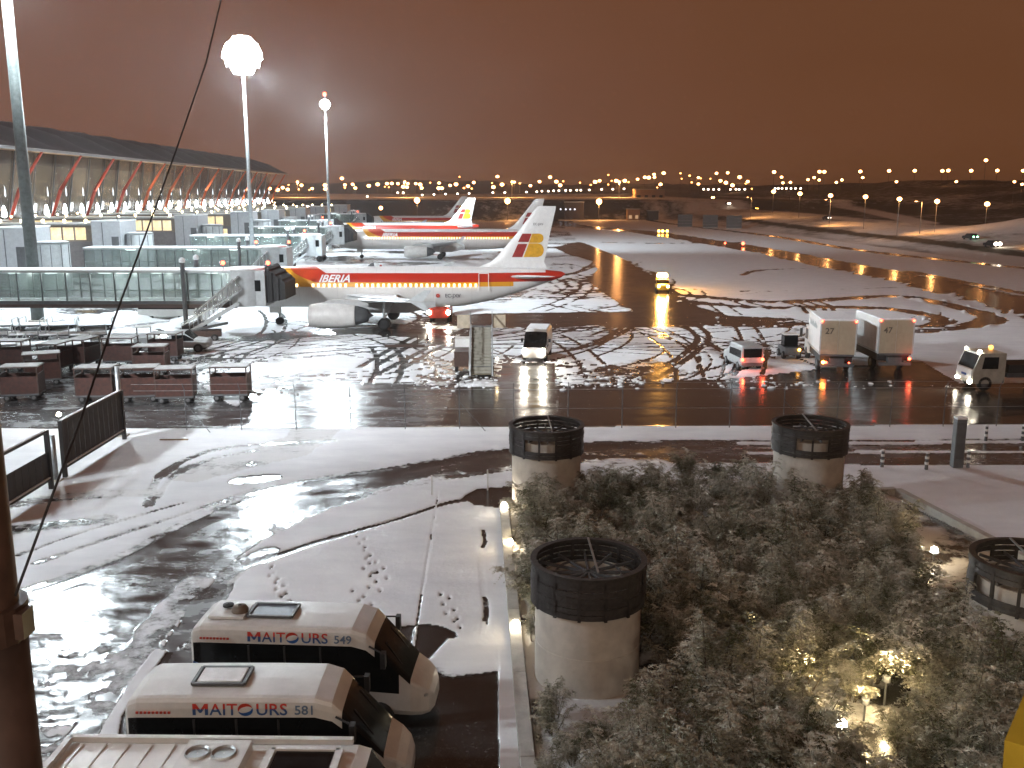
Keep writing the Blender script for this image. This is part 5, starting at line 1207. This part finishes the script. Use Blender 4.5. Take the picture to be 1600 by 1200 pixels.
for i in range(len(pp)-1):
    for k in range(4): fine.append(pp[i].lerp(pp[i+1], k/4))
fine.append(pp[-1])
for a, b in zip(fine[:-1], fine[1:]): cb.bar(a, b, .0068, n=6, caps=False)
tag(cb.build('guy_cable', black), 'thin black cable rising from the brown column across the sky', 'cable')
a = Vector(at(1612, 1098, 2.6)); b = Vector(at(1560, 1225, 2.3)); yl = MB(); yl.beam(a+Vector((.12, 0, 0)), b+Vector((.12, 0, 0)), .2, .2)
tag(yl.build('yellow_rail', railp), 'yellow painted rail end at the bottom right corner', 'rail')

# unseen lamps added behind the camera to light the scene from its side
for i, x in enumerate((-22, -2, 18)):
    t = T('added_facade_lamp', ['left', 'middle', 'right'][i]+' facade lamp added on the viewing building, outside the picture', 'lamp', (x, -6, 14.5))
    MB().bb((-.5, -.2, -.2), (.5, .3, .3)).build('housing', dgrey, t); MB().bb((-.45, .3, -.18), (.45, .33, .26)).build('lens', e_sodp, t)
    spot('added_facade_light', (0, .6, 0), (0, 34, -13), 1700, (1, .84, .68), 130, .35, t)
# thin winter mist over the whole airfield
hz = MB(); hz.bb((-1600, -60, -1.6), (1600, 2700, 42)); hzm = bpy.data.materials.new('mist'); hzm.use_nodes = True; t = hzm.node_tree
t.nodes.remove(t.nodes['Principled BSDF']); v = t.nodes.new('ShaderNodeVolumePrincipled'); v.inputs['Color'].default_value = (.92, .92, .94, 1); v.inputs['Density'].default_value = .0002; v.inputs['Anisotropy'].default_value = .55
t.links.new(v.outputs[0], t.nodes['Material Output'].inputs['Volume']); hz.build('haze', hzm, None, kind='stuff')
# ------------------------------------------------------------------ planted bed
def leafmat():
    m = bpy.data.materials.new('snow_dusted_leaf'); m.use_nodes = True; t = m.node_tree; b = t.nodes['Principled BSDF']; N = t.nodes.new; K = t.links.new
    ge = N('ShaderNodeNewGeometry'); oi = N('ShaderNodeObjectInfo'); n = N('ShaderNodeTexNoise'); n.inputs['Scale'].default_value = .95; n.inputs['Detail'].default_value = 7; n.inputs['Roughness'].default_value = .62
    tcn = N('ShaderNodeTexCoord'); ad = N('ShaderNodeVectorMath'); K(tcn.outputs['Object'], ad.inputs[0]); K(oi.outputs['Location'], ad.inputs[1]); K(ad.outputs[0], n.inputs['Vector'])
    c = N('ShaderNodeValToRGB'); c.color_ramp.elements[0].position = .32; c.color_ramp.elements[0].color = (.034, .040, .015, 1); c.color_ramp.elements[1].position = .68; c.color_ramp.elements[1].color = (.15, .145, .06, 1)
    K(n.outputs[0], c.inputs[0])
    a = N('ShaderNodeAttribute'); a.attribute_name = 'frost'
    mu = N('ShaderNodeMath'); mu.operation = 'MULTIPLY_ADD'; K(n.outputs[0], mu.inputs[0]); mu.inputs[1].default_value = 3.4; mu.inputs[2].default_value = -1.62
    a2 = N('ShaderNodeMath'); K(mu.outputs[0], a2.inputs[0]); K(a.outputs['Fac'], a2.inputs[1]); a2.use_clamp = True
    mx_ = N('ShaderNodeMix'); mx_.data_type = 'RGBA'; K(a2.outputs[0], mx_.inputs[0]); K(c.outputs[0], mx_.inputs[6]); mx_.inputs[7].default_value = (.58, .56, .49, 1)
    K(mx_.outputs[2], b.inputs['Base Color']); b.inputs['Roughness'].default_value = .6
    return m
lm_ = leafmat(); wood = M('branch_brown', (.07, .05, .035), .8)
def crown_mesh(seed, nst=11, h=2.2, w=1.25):
    """slender stems that lean out, each a plume of small drooping leaf sprays"""
    rs_ = np.random.RandomState(seed); V = []; Fc = []; fr = []; br = MB()
    up = Vector((0, 0, 1))
    for q in range(nst):
        az = rs_.uniform(0, 2*math.pi); lean = w*rs_.uniform(.15, 1.0)**.8; hh = h*rs_.uniform(.62, 1.08)*(1.08-.28*lean/w)
        b0 = Vector((.12*math.cos(az), .12*math.sin(az), 0)); tip = Vector((lean*math.cos(az), lean*math.sin(az), hh))
        mid = b0.lerp(tip, .55)+up*h*.16
        br.bar(b0, mid, .022, n=4, r2=.012, caps=False); br.bar(mid, tip, .012, n=3, r2=.004, caps=False)
        pl = rs_.uniform(-.12, .22)
        for i in range(44):
            u = rs_.uniform(.28, 1.04); c = b0.lerp(mid, u/.55) if u < .55 else mid.lerp(tip, (u-.55)/.45)
            a2 = rs_.uniform(0, 2*math.pi); out = Vector((math.cos(a2), math.sin(a2), rs_.uniform(-.1, .75))).normalized()
            ln = rs_.uniform(.24, .62)*(1.15-.5*u); side = out.cross(up).normalized(); fz = .08+pl+.42*max(0, u-.25)*rs_.uniform(.3, 1.4)
            for k in range(8):
                s = (k+1)/8; p = c+out*ln*s-up*(.60*ln*s*s)
                for sg in (-1, 1):
                    ll = rs_.uniform(.06, .125)*(1.1-.4*s); d = (side*sg*rs_.uniform(.4, 1)+out*rs_.uniform(.2, .9)+up*rs_.uniform(-.7, .3)).normalized()
                    wd_ = (out*rs_.uniform(.4, 1)+up*rs_.uniform(-.6, .6)+side*rs_.uniform(-.4, .4)).normalized()*.019
                    i0 = len(V); V.extend([p-wd_, p+wd_, p+d*ll]); Fc.append((i0, i0+1, i0+2)); fr += [fz]*3
    me = bpy.data.meshes.new('crown'); me.from_pydata([tuple(v) for v in V], [], Fc); me.materials.append(lm_)
    a = me.attributes.new('frost', 'FLOAT', 'POINT'); a.data.foreach_set('value', fr); me.update()
    return me, br.data('trunk', wood)
CR = [crown_mesh(s, *a) for s, a in enumerate(((15, 2.2, 1.25), (13, 2.55, 1.1), (17, 1.95, 1.4), (14, 2.3, 1.2), (12, 2.75, .95), (16, 2.1, 1.35)), 1)]
rb_ = random.Random(12); placed = []
silos = [(1.42, 38.4), (12.35, 38.6), (2.05, 24.3), (13.75, 23.9)]
clear = []
for px, py, z in ((1352, 1095, .7), (1385, 1060, .9), (1262, 1075, .7), (1315, 1132, .9), (1460, 860, .5), (1440, 855, .4)):
    a_, b_ = g(px, py, z); k_ = .6 if py < 900 else 1; clear += [(a_, b_, .75*k_), (a_-.25*(a_/b_), b_-.7, .7*k_), (a_-.5*(a_/b_), b_-1.3, .5*k_)]
def okp(x, y, d):
    if any((x-a)**2+(y-b)**2 < d*d for a, b in placed): return False
    if any((x-a)**2+(y-b)**2 < 1.9**2 for a, b in silos): return False
    return not any((x-a)**2+(y-b)**2 < c*c for a, b, c in clear)
bed = bed_poly
for i in range(9000):
    x = rb_.uniform(.9, 18.0); y = rb_.uniform(13, 40.5)
    left = float(np.interp(y, [13, 19, 22, 26, 30, 38.4], [2.0, 2.4, 4.4, 1.2, .8, .9])); right = float(np.interp(y, [13, 22, 25.6, 26.2, 30, 34, 38, 40.5], [16, 17, 17, 11.9, 13.2, 14.4, 14.6, 13]))
    top = 39.8 if x > 3 else 37.0
    if x < left or x > right or y > top: continue
    if 22.1 < y < 23.4 and x < 4.5: continue
    if ((x-8.0)/1.1)**2+((y-19.3)/.7)**2 < 1: continue
    if ((x-12.0)/3.2)**2+((y-21.8)/.5)**2 < 1 and x > 11: continue
    if not okp(x, y, 1.0): continue
    placed.append((x, y))
    if len(placed) >= 290: break
for i, (x, y) in enumerate(placed):
    me, tr_ = CR[(i*7+i//6) % 6]; s_ = rb_.choice((.72, .85, .95, 1.05, 1.18, 1.28))*float(np.interp(y, [20, 27, 31, 36], [.88, .95, .86, .74]))
    o = T('leafy_shrub', 'feathery shrub dusted with snow, one of the many filling the planted bed', 'shrub', (x, y, .1), rb_.uniform(0, 6.28), 'snow-dusted shrubs filling the planted bed'); o.scale = (s_*1.05, s_*1.05, s_*rb_.uniform(.9, 1.15))
    inst(me, 'crown', o); inst(tr_, 'trunk', o)
ks = [(1.0, 21.3, .5), (1.1, 22.0, .42), (2.2, 20.4, .6), (1.4, 20.0, .5), (.75, 27.5, .42), (.7, 28.8, .45), (.7, 30.0, .5), (.6, 31.4, .45), (.9, 33.0, .6), (.6, 26.2, .35), (3.2, 19.4, .55), (.9, 19.2, .4)]
for i, (x, y, s_) in enumerate(ks):
    o = T('small_shrub', 'small low shrub growing close to the kerb wall', 'shrub', (x, y, .1), i*1.3, 'small shrubs along the kerb wall'); o.scale = (s_, s_, s_); inst(CR[i % 5][0], 'crown', o); inst(CR[i % 5][1], 'trunk', o)

# ------------------------------------------------------------------ far buildings, bank, distant lamps
def far_box(name, label, cat, x, y, w, d, h, mat, z=None, win=None):
    z = float(terrain(x, y)) if z is None else z
    t = T(name, label, cat, (x, y, z-.5)); MB().bb((-w/2, -d/2, 0), (w/2, d/2, h+.5)).build('wall', mat, t); MB().bb((-w/2-.3, -d/2-.3, h+.5), (w/2+.3, d/2+.3, h+.9)).build('roof', galv, t)
    if win:
        wd = MB().bb((-win[2]/2, -.05, 0), (win[2]/2, .05, win[3])).data('window', win[4])
        for k in range(win[0]): inst(wd, 'window', t, (-w/2+(k+.5)*w/win[0], -d/2-.06, win[1]))
    return t
tan = M('tan_wall', (.34, .22, .13), .7)
x, y, z = at(1013, 312, 640); far_box('hangar', 'tan hangar on the horizon above the dark bank', 'hangar', x, 640, 19, 14, 6.5, tan, z=z, win=(4, 1.5, 2.2, 2.0, dglass))
x, y, z = at(988, 336, 468); far_box('control_hut', 'small pale hut standing below the dark bank', 'hut', x, 465, 6, 4, 5.0, tan, z=0, win=(2, 1.2, 1.4, 1.6, M('dim_window', emit=(1, .6, .3), es=.25)))
far_box('control_hut', 'dark hut right of the small pale hut', 'hut', x+9.5, 466, 5, 4, 4.2, dgrey, z=0)
x, y, z = at(888, 322, 520); far_box('low_building', 'low building in the dark bank with four small white lamps', 'building', x, 471, 9, 4, 8.2, M('dark_wall', (.03, .025, .025), .8), z=0)
for i, px in enumerate((876, 884, 891, 898)):
    x, y, z = at(px, 327, 468.8); t = MB().ball((0, 0, 0), .42, n=8).build('wall_lamp', M('dim_white_glow', emit=(.8, .85, 1), es=1.1)); t.location = (x, y, z); tag(t, 'small white wall lamp in a row of four on the low dark building', 'lamp', 'wall lamps on the low dark building')
bf = M('blast_screen_grey', (.11, .11, .11), .6)
for i, (px, w) in enumerate(((1070, 5.5), (1103, 5.5), (1132, 5.5))):
    x, y, z = at(px, 355, 0.0+372)
    t = T('blast_screen', ['left', 'middle', 'right'][i]+' one of three pale blast screens on the far taxiway', 'screen', (x, 372+i*-8, 0), R(-10)); 
    for k in range(4): MB().prism([(0+k*.55, .1+k*1.15), (.12+k*.55, .1+k*1.15), (.62+k*.55, 1.2+k*1.15), (.5+k*.55, 1.2+k*1.15)], -w/2, w/2, axis='X' if False else 'Y').build('panel', bf, t)
    t.rotation_euler = (0, 0, R(80)); MB().bb((-.2, -w/2, 0), (2.6, w/2, .12)).build('base', concrete, t)
# small lights
def street_lamp(px, py, rad, mat, label, group, cand, under=9, pole=True, power=0, col=SODIUM):
    best = None
    for D in cand:
        x, y, z = at(px, py, D); h = float(terrain(x, y)); e_ = abs(z-h-under)
        if z-h > 1.5 and (best is None or e_ < best[0]): best = (e_, x, y, z, h)
    if best is None: D = cand[0]; x, y, z = at(px, py, D); h = min(float(terrain(x, y)), z-2)
    else: _, x, y, z, h = best
    t = T('street_lamp', label, 'street lamp', (x, y, h), 0, group)
    r = rad*y/1500
    key = (mat.name,)
    if key not in LM: LM[key] = MB().ball((0, 0, 0), 1, n=8, sz=.8).data('lamp_head', mat)
    o = inst(LM[key], 'lamp_head', t, (0, 0, z-h)); o.scale = (r, r, r)
    if pole: MB().bar((0, 0, 0), (0, 0, z-h-r*.3), max(.07, y*.00022), n=5, caps=False).build('pole', dgrey, t)
    if power: point('lamp_light', (0, -1.2*r, z-h-r-.3), power, col, .4, t)
    return t
LM = {}
# lamp positions surveyed along the horizon
A = [(75,190),(118,197),(145,185),(177,170),(172,195),(247,172),(232,195),(290,197),(305,190),(375,172),(377,192),(467,135),(483,170),(483,185),(525,167),(540,187),(613,175),(661,167),(700,180),(712,163),(738,162),(722,183),(771,163),(800,180),(825,163),(820,182),(868,163),(892,168),(900,187),(947,158),(995,160),(993,188),(1010,188),(1055,173),(1087,167),(1106,126),(1130,187),(1152,177),(1183,157),(1172,190),(1283,160),(1290,182),(1312,125),(1337,168),(1403,155),(1433,162)]
A = [(400+a/3.478, 240+b/3.478) for a, b in A]
B = [(35,240),(92,215),(158,187),(197,215),(221,238),(240,213),(345,222),(412,235),(440,217),(467,210),(522,173),(522,233),(543,210),(572,210),(625,210),(648,218),(705,200),(750,188),(775,190),(808,170),(810,188),(848,232),(828,252),(868,162),(973,163),(980,197),(1030,178),(1043,220),(1085,190),(1085,230),(1100,195),(1160,197),(1198,163),(1223,210),(1268,160),(1257,222),(1298,238),(1343,187),(1380,228),(1393,215),(1418,260)]
B = [(820+a/4, 230+b/4) for a, b in B]
Cc = [(38,155),(85,187),(93,223),(140,220),(322,153),(352,154),(250,203),(288,190),(320,205),(427,220),(462,205),(577,152),(592,190),(757,148),(917,147),(803,216),(1090,148),(1127,146),(1270,147),(1433,146),(1595,147),(1177,215),(1540,216),(1588,232),(1362,82)]
Cc = [(1200+a/4, 230+b/4) for a, b in Cc]
Dd = [(35,277),(200,290),(391,302),(610,310),(822,324),(1057,338),(1370,355)]
Dd = [(1200+a/4, 230+b/4) for a, b in Dd]
far_c = [900, 1000, 1100, 1250, 1400, 1600, 1800, 2000]
big = {0: 0}
rl = random.Random(9)
for i, (px, py) in enumerate(A+B):
    strong = rl.random() < .62
    street_lamp(px, py, rl.uniform(2.3, 3.2) if strong else rl.uniform(1.2, 1.8), e_sodp if strong else e_sod, 'distant sodium street lamp in the town band along the horizon', 'distant street lamps along the horizon', far_c, 10)
for i, (px, py) in enumerate(Cc):
    street_lamp(px, py, 2.9 if py < 272 else 2.3, e_sodp, 'distant sodium street lamp on the skyline of the right-hand hill', 'street lamps on the skyline of the right-hand hill', [420, 500, 600, 700, 800], 9)
names = ['leftmost', 'second from left', 'third from left', 'middle', 'third from right', 'second from right', 'rightmost']
for i, (px, py) in enumerate(Dd):
    street_lamp(px, py, 3.4+.15*i, e_sodp, f'{names[i]} lamp of the lower row of seven across the dark hillside', 'lower row of lamps across the dark hillside', [260, 300, 340, 380, 430, 480, 560], 10, power=600)
for i, (px, py, lab) in enumerate([(651.6, 313, 'left one of three big sodium lamps lighting the dark bank'), (793, 314, 'middle one of three big sodium lamps lighting the dark bank'), (936, 315, 'right one of three big sodium lamps lighting the dark bank')]):
    x, y, z = at(px, py, 462); t = T('street_lamp', lab, 'street lamp', (x, 462, 0), 0, 'three big lamps before the dark bank')
    MB().bar((0, 0, 0), (0, 0, z), .16, n=6).build('pole', dgrey, t); MB().ball((0, 0, z), 1.35, n=10).build('lamp_head', e_sodp, t); point('lamp_light', (0, 0, z-2), 4200, SODIUM, .6, t)
Wh = [(400+a/3.478, 240+b/3.478) for a, b in [(605,233),(770,213),(800,213),(903,225),(967,222),(1030,220),(1095,218),(1158,217),(1287,212),(1352,212)]]+[(820+a/4, 230+b/4) for a, b in [(10,280),(75,278),(107,275),(147,275),(180,272),(213,272),(255,270),(285,270),(325,269),(350,269),(403,267),(480,264),(550,263),(620,260),(1118,263),(1147,264),(1180,264),(1213,264),(1285,264),(1320,263),(1340,264),(1375,263)]]+[(1200+a/4, 288+v) for a, v in [(45, 6.5), (65, 6.5), (88, 6.5), (115, 6.5), (143, 6.5), (172, 6.5), (204, 6.5)]]
for px, py in Wh: street_lamp(px, py, 1.7, e_whitef, 'small white light in the low row on the far road', 'white lights in the low row on the far road', [560, 640, 720, 820, 900], 3, pole=False)
# taxiway and obstruction lights
for i, (px, py, m_, r_) in enumerate([(1046.2, 333.2, e_red, .55), (1081.7, 334.5, e_red, .6), (1116.7, 338.2, e_red, .7), (1155, 341.7, e_red, .6), (1029.5, 361, e_amber, .42), (1035.5, 361, e_amber, .42), (1042.5, 361, e_amber, .42), (1133, 380, e_red, .25), (1161, 380.5, e_red, .42)]):
    x, y = g(px, py, .8); t = T('airfield_light', ['red airfield light, leftmost of the far four', 'red airfield light, second of the far four', 'red airfield light, third of the far four', 'red airfield light, rightmost of the far four', 'amber airfield light, left of three', 'amber airfield light, middle of three', 'amber airfield light, right of three', 'dim red airfield light at the lane edge', 'brighter red airfield light at the lane edge'][i], 'airfield light', (x, y, 0))
    MB().bar((0, 0, 0), (0, 0, .8), .08, n=6).build('stem', dgrey, t); MB().ball((0, 0, .8), r_, n=8).build('lens', m_, t)
    if i in (4, 8): point('lens_light', (0, -.8, 1.2), 60, SODIUM, .2, t)
x, y, z = at(595, 325, 420); t = T('street_lamp', 'lone warm lamp above the farthest airliner', 'street lamp', (x, 420, 0)); MB().bar((0, 0, 0), (0, 0, z), .12, n=6).build('pole', dgrey, t); MB().ball((0, 0, z), .85, n=8).build('lamp_head', e_sodp, t)
# cars on the bank road, added lamps along it
cars = [(1112, 308, e_sodp, 1.0), (1137, 315, e_whitef, .8), (1180, 325, e_amber, .35), (1516, 369, e_green, .35), (1550, 381, e_whitef, .85), (1292, 340, e_whitef, .3)]
for i, (px, py, m_, r_) in enumerate(cars):
    best = min(range(150, 700, 6), key=lambda D: abs(at(px, py, D)[2]-float(terrain(*at(px, py, D)[:2]))-.9)); x, y, z = at(px, py, best); h = float(terrain(x, y))
    t = T('distant_car', ['big headlight', 'white headlight', 'amber lamp', 'green lamp', 'glaring white headlight', 'faint lamp'][i]+' car on the bank road beyond the taxiway', 'car', (x, y, h), R(100))
    s_ = MB(); s_.prism([(-2, .3), (2, .3), (2, .85), (1.0, .95), (.4, 1.45), (-1.2, 1.45), (-2, .95)], -.8, .8); s_.build('body', black, t); wheels(t, [(-1.2, -.75), (-1.2, .75), (1.2, -.75), (1.2, .75)], .3)
    for s2 in (-.5, .5): MB().ball((-2.0, s2, .75), r_*.55, n=8).build('headlight', m_, t)
    if i == 4: point('headlight_glow', (-3, 0, 1.6), 90, (1, .85, .6), .3, t)
# sodium lamps added to light the bank road and far plateau (their poles stand on the bank)
for i, (x, y, p) in enumerate([(112, 150, 5200), (112, 205, 5200), (110, 262, 5200), (106, 325, 6000), (98, 400, 7500), (150, 250, 6500)]):
    h = float(terrain(x, y)); t = T('added_road_lamp', ['added road lamp on the bank outside the right edge', 'added road lamp on the bank at the right edge', 'added road lamp on the bank, third from the near end', 'added road lamp on the bank, fourth from the near end', 'added road lamp on the bank, farthest', 'added road lamp lighting the snowy mound'][i], 'street lamp', (x, y, h))
    MB().bar((0, 0, 0), (0, 0, 8.5), .10, n=6).build('pole', dgrey, t); MB().beam((0, 0, 8.5), (-1.6, 0, 8.7), .1, .1).build('arm', dgrey, t); MB().bb((-1.9, -.15, 8.55), (-1.3, .15, 8.68)).build('lamp_head', e_sodp, t)
    spot('lamp_light', (-1.6, 0, 8.3), (6, 0, 0), p*.75, SODIUM, 125, .25, t)
for i, x in enumerate((-210, -140, -70, 0, 70)):  # high masts added for the orange light on the plateau
    y = 640; h = float(terrain(x, y)); t = T('added_high_mast_lamp', 'added sodium high mast lighting the far snowy road, '+['leftmost', 'second', 'middle', 'fourth', 'rightmost'][i]+' of five', 'street lamp', (x, y, h))
    MB().bar((0, 0, 0), (0, 0, 10), .2, n=6).build('pole', dgrey, t); MB().ball((0, 0, 10), .8, n=8).build('lamp_head', e_sodp, t); point('lamp_light', (0, 0, 9), 42000, SODIUM, .5, t)
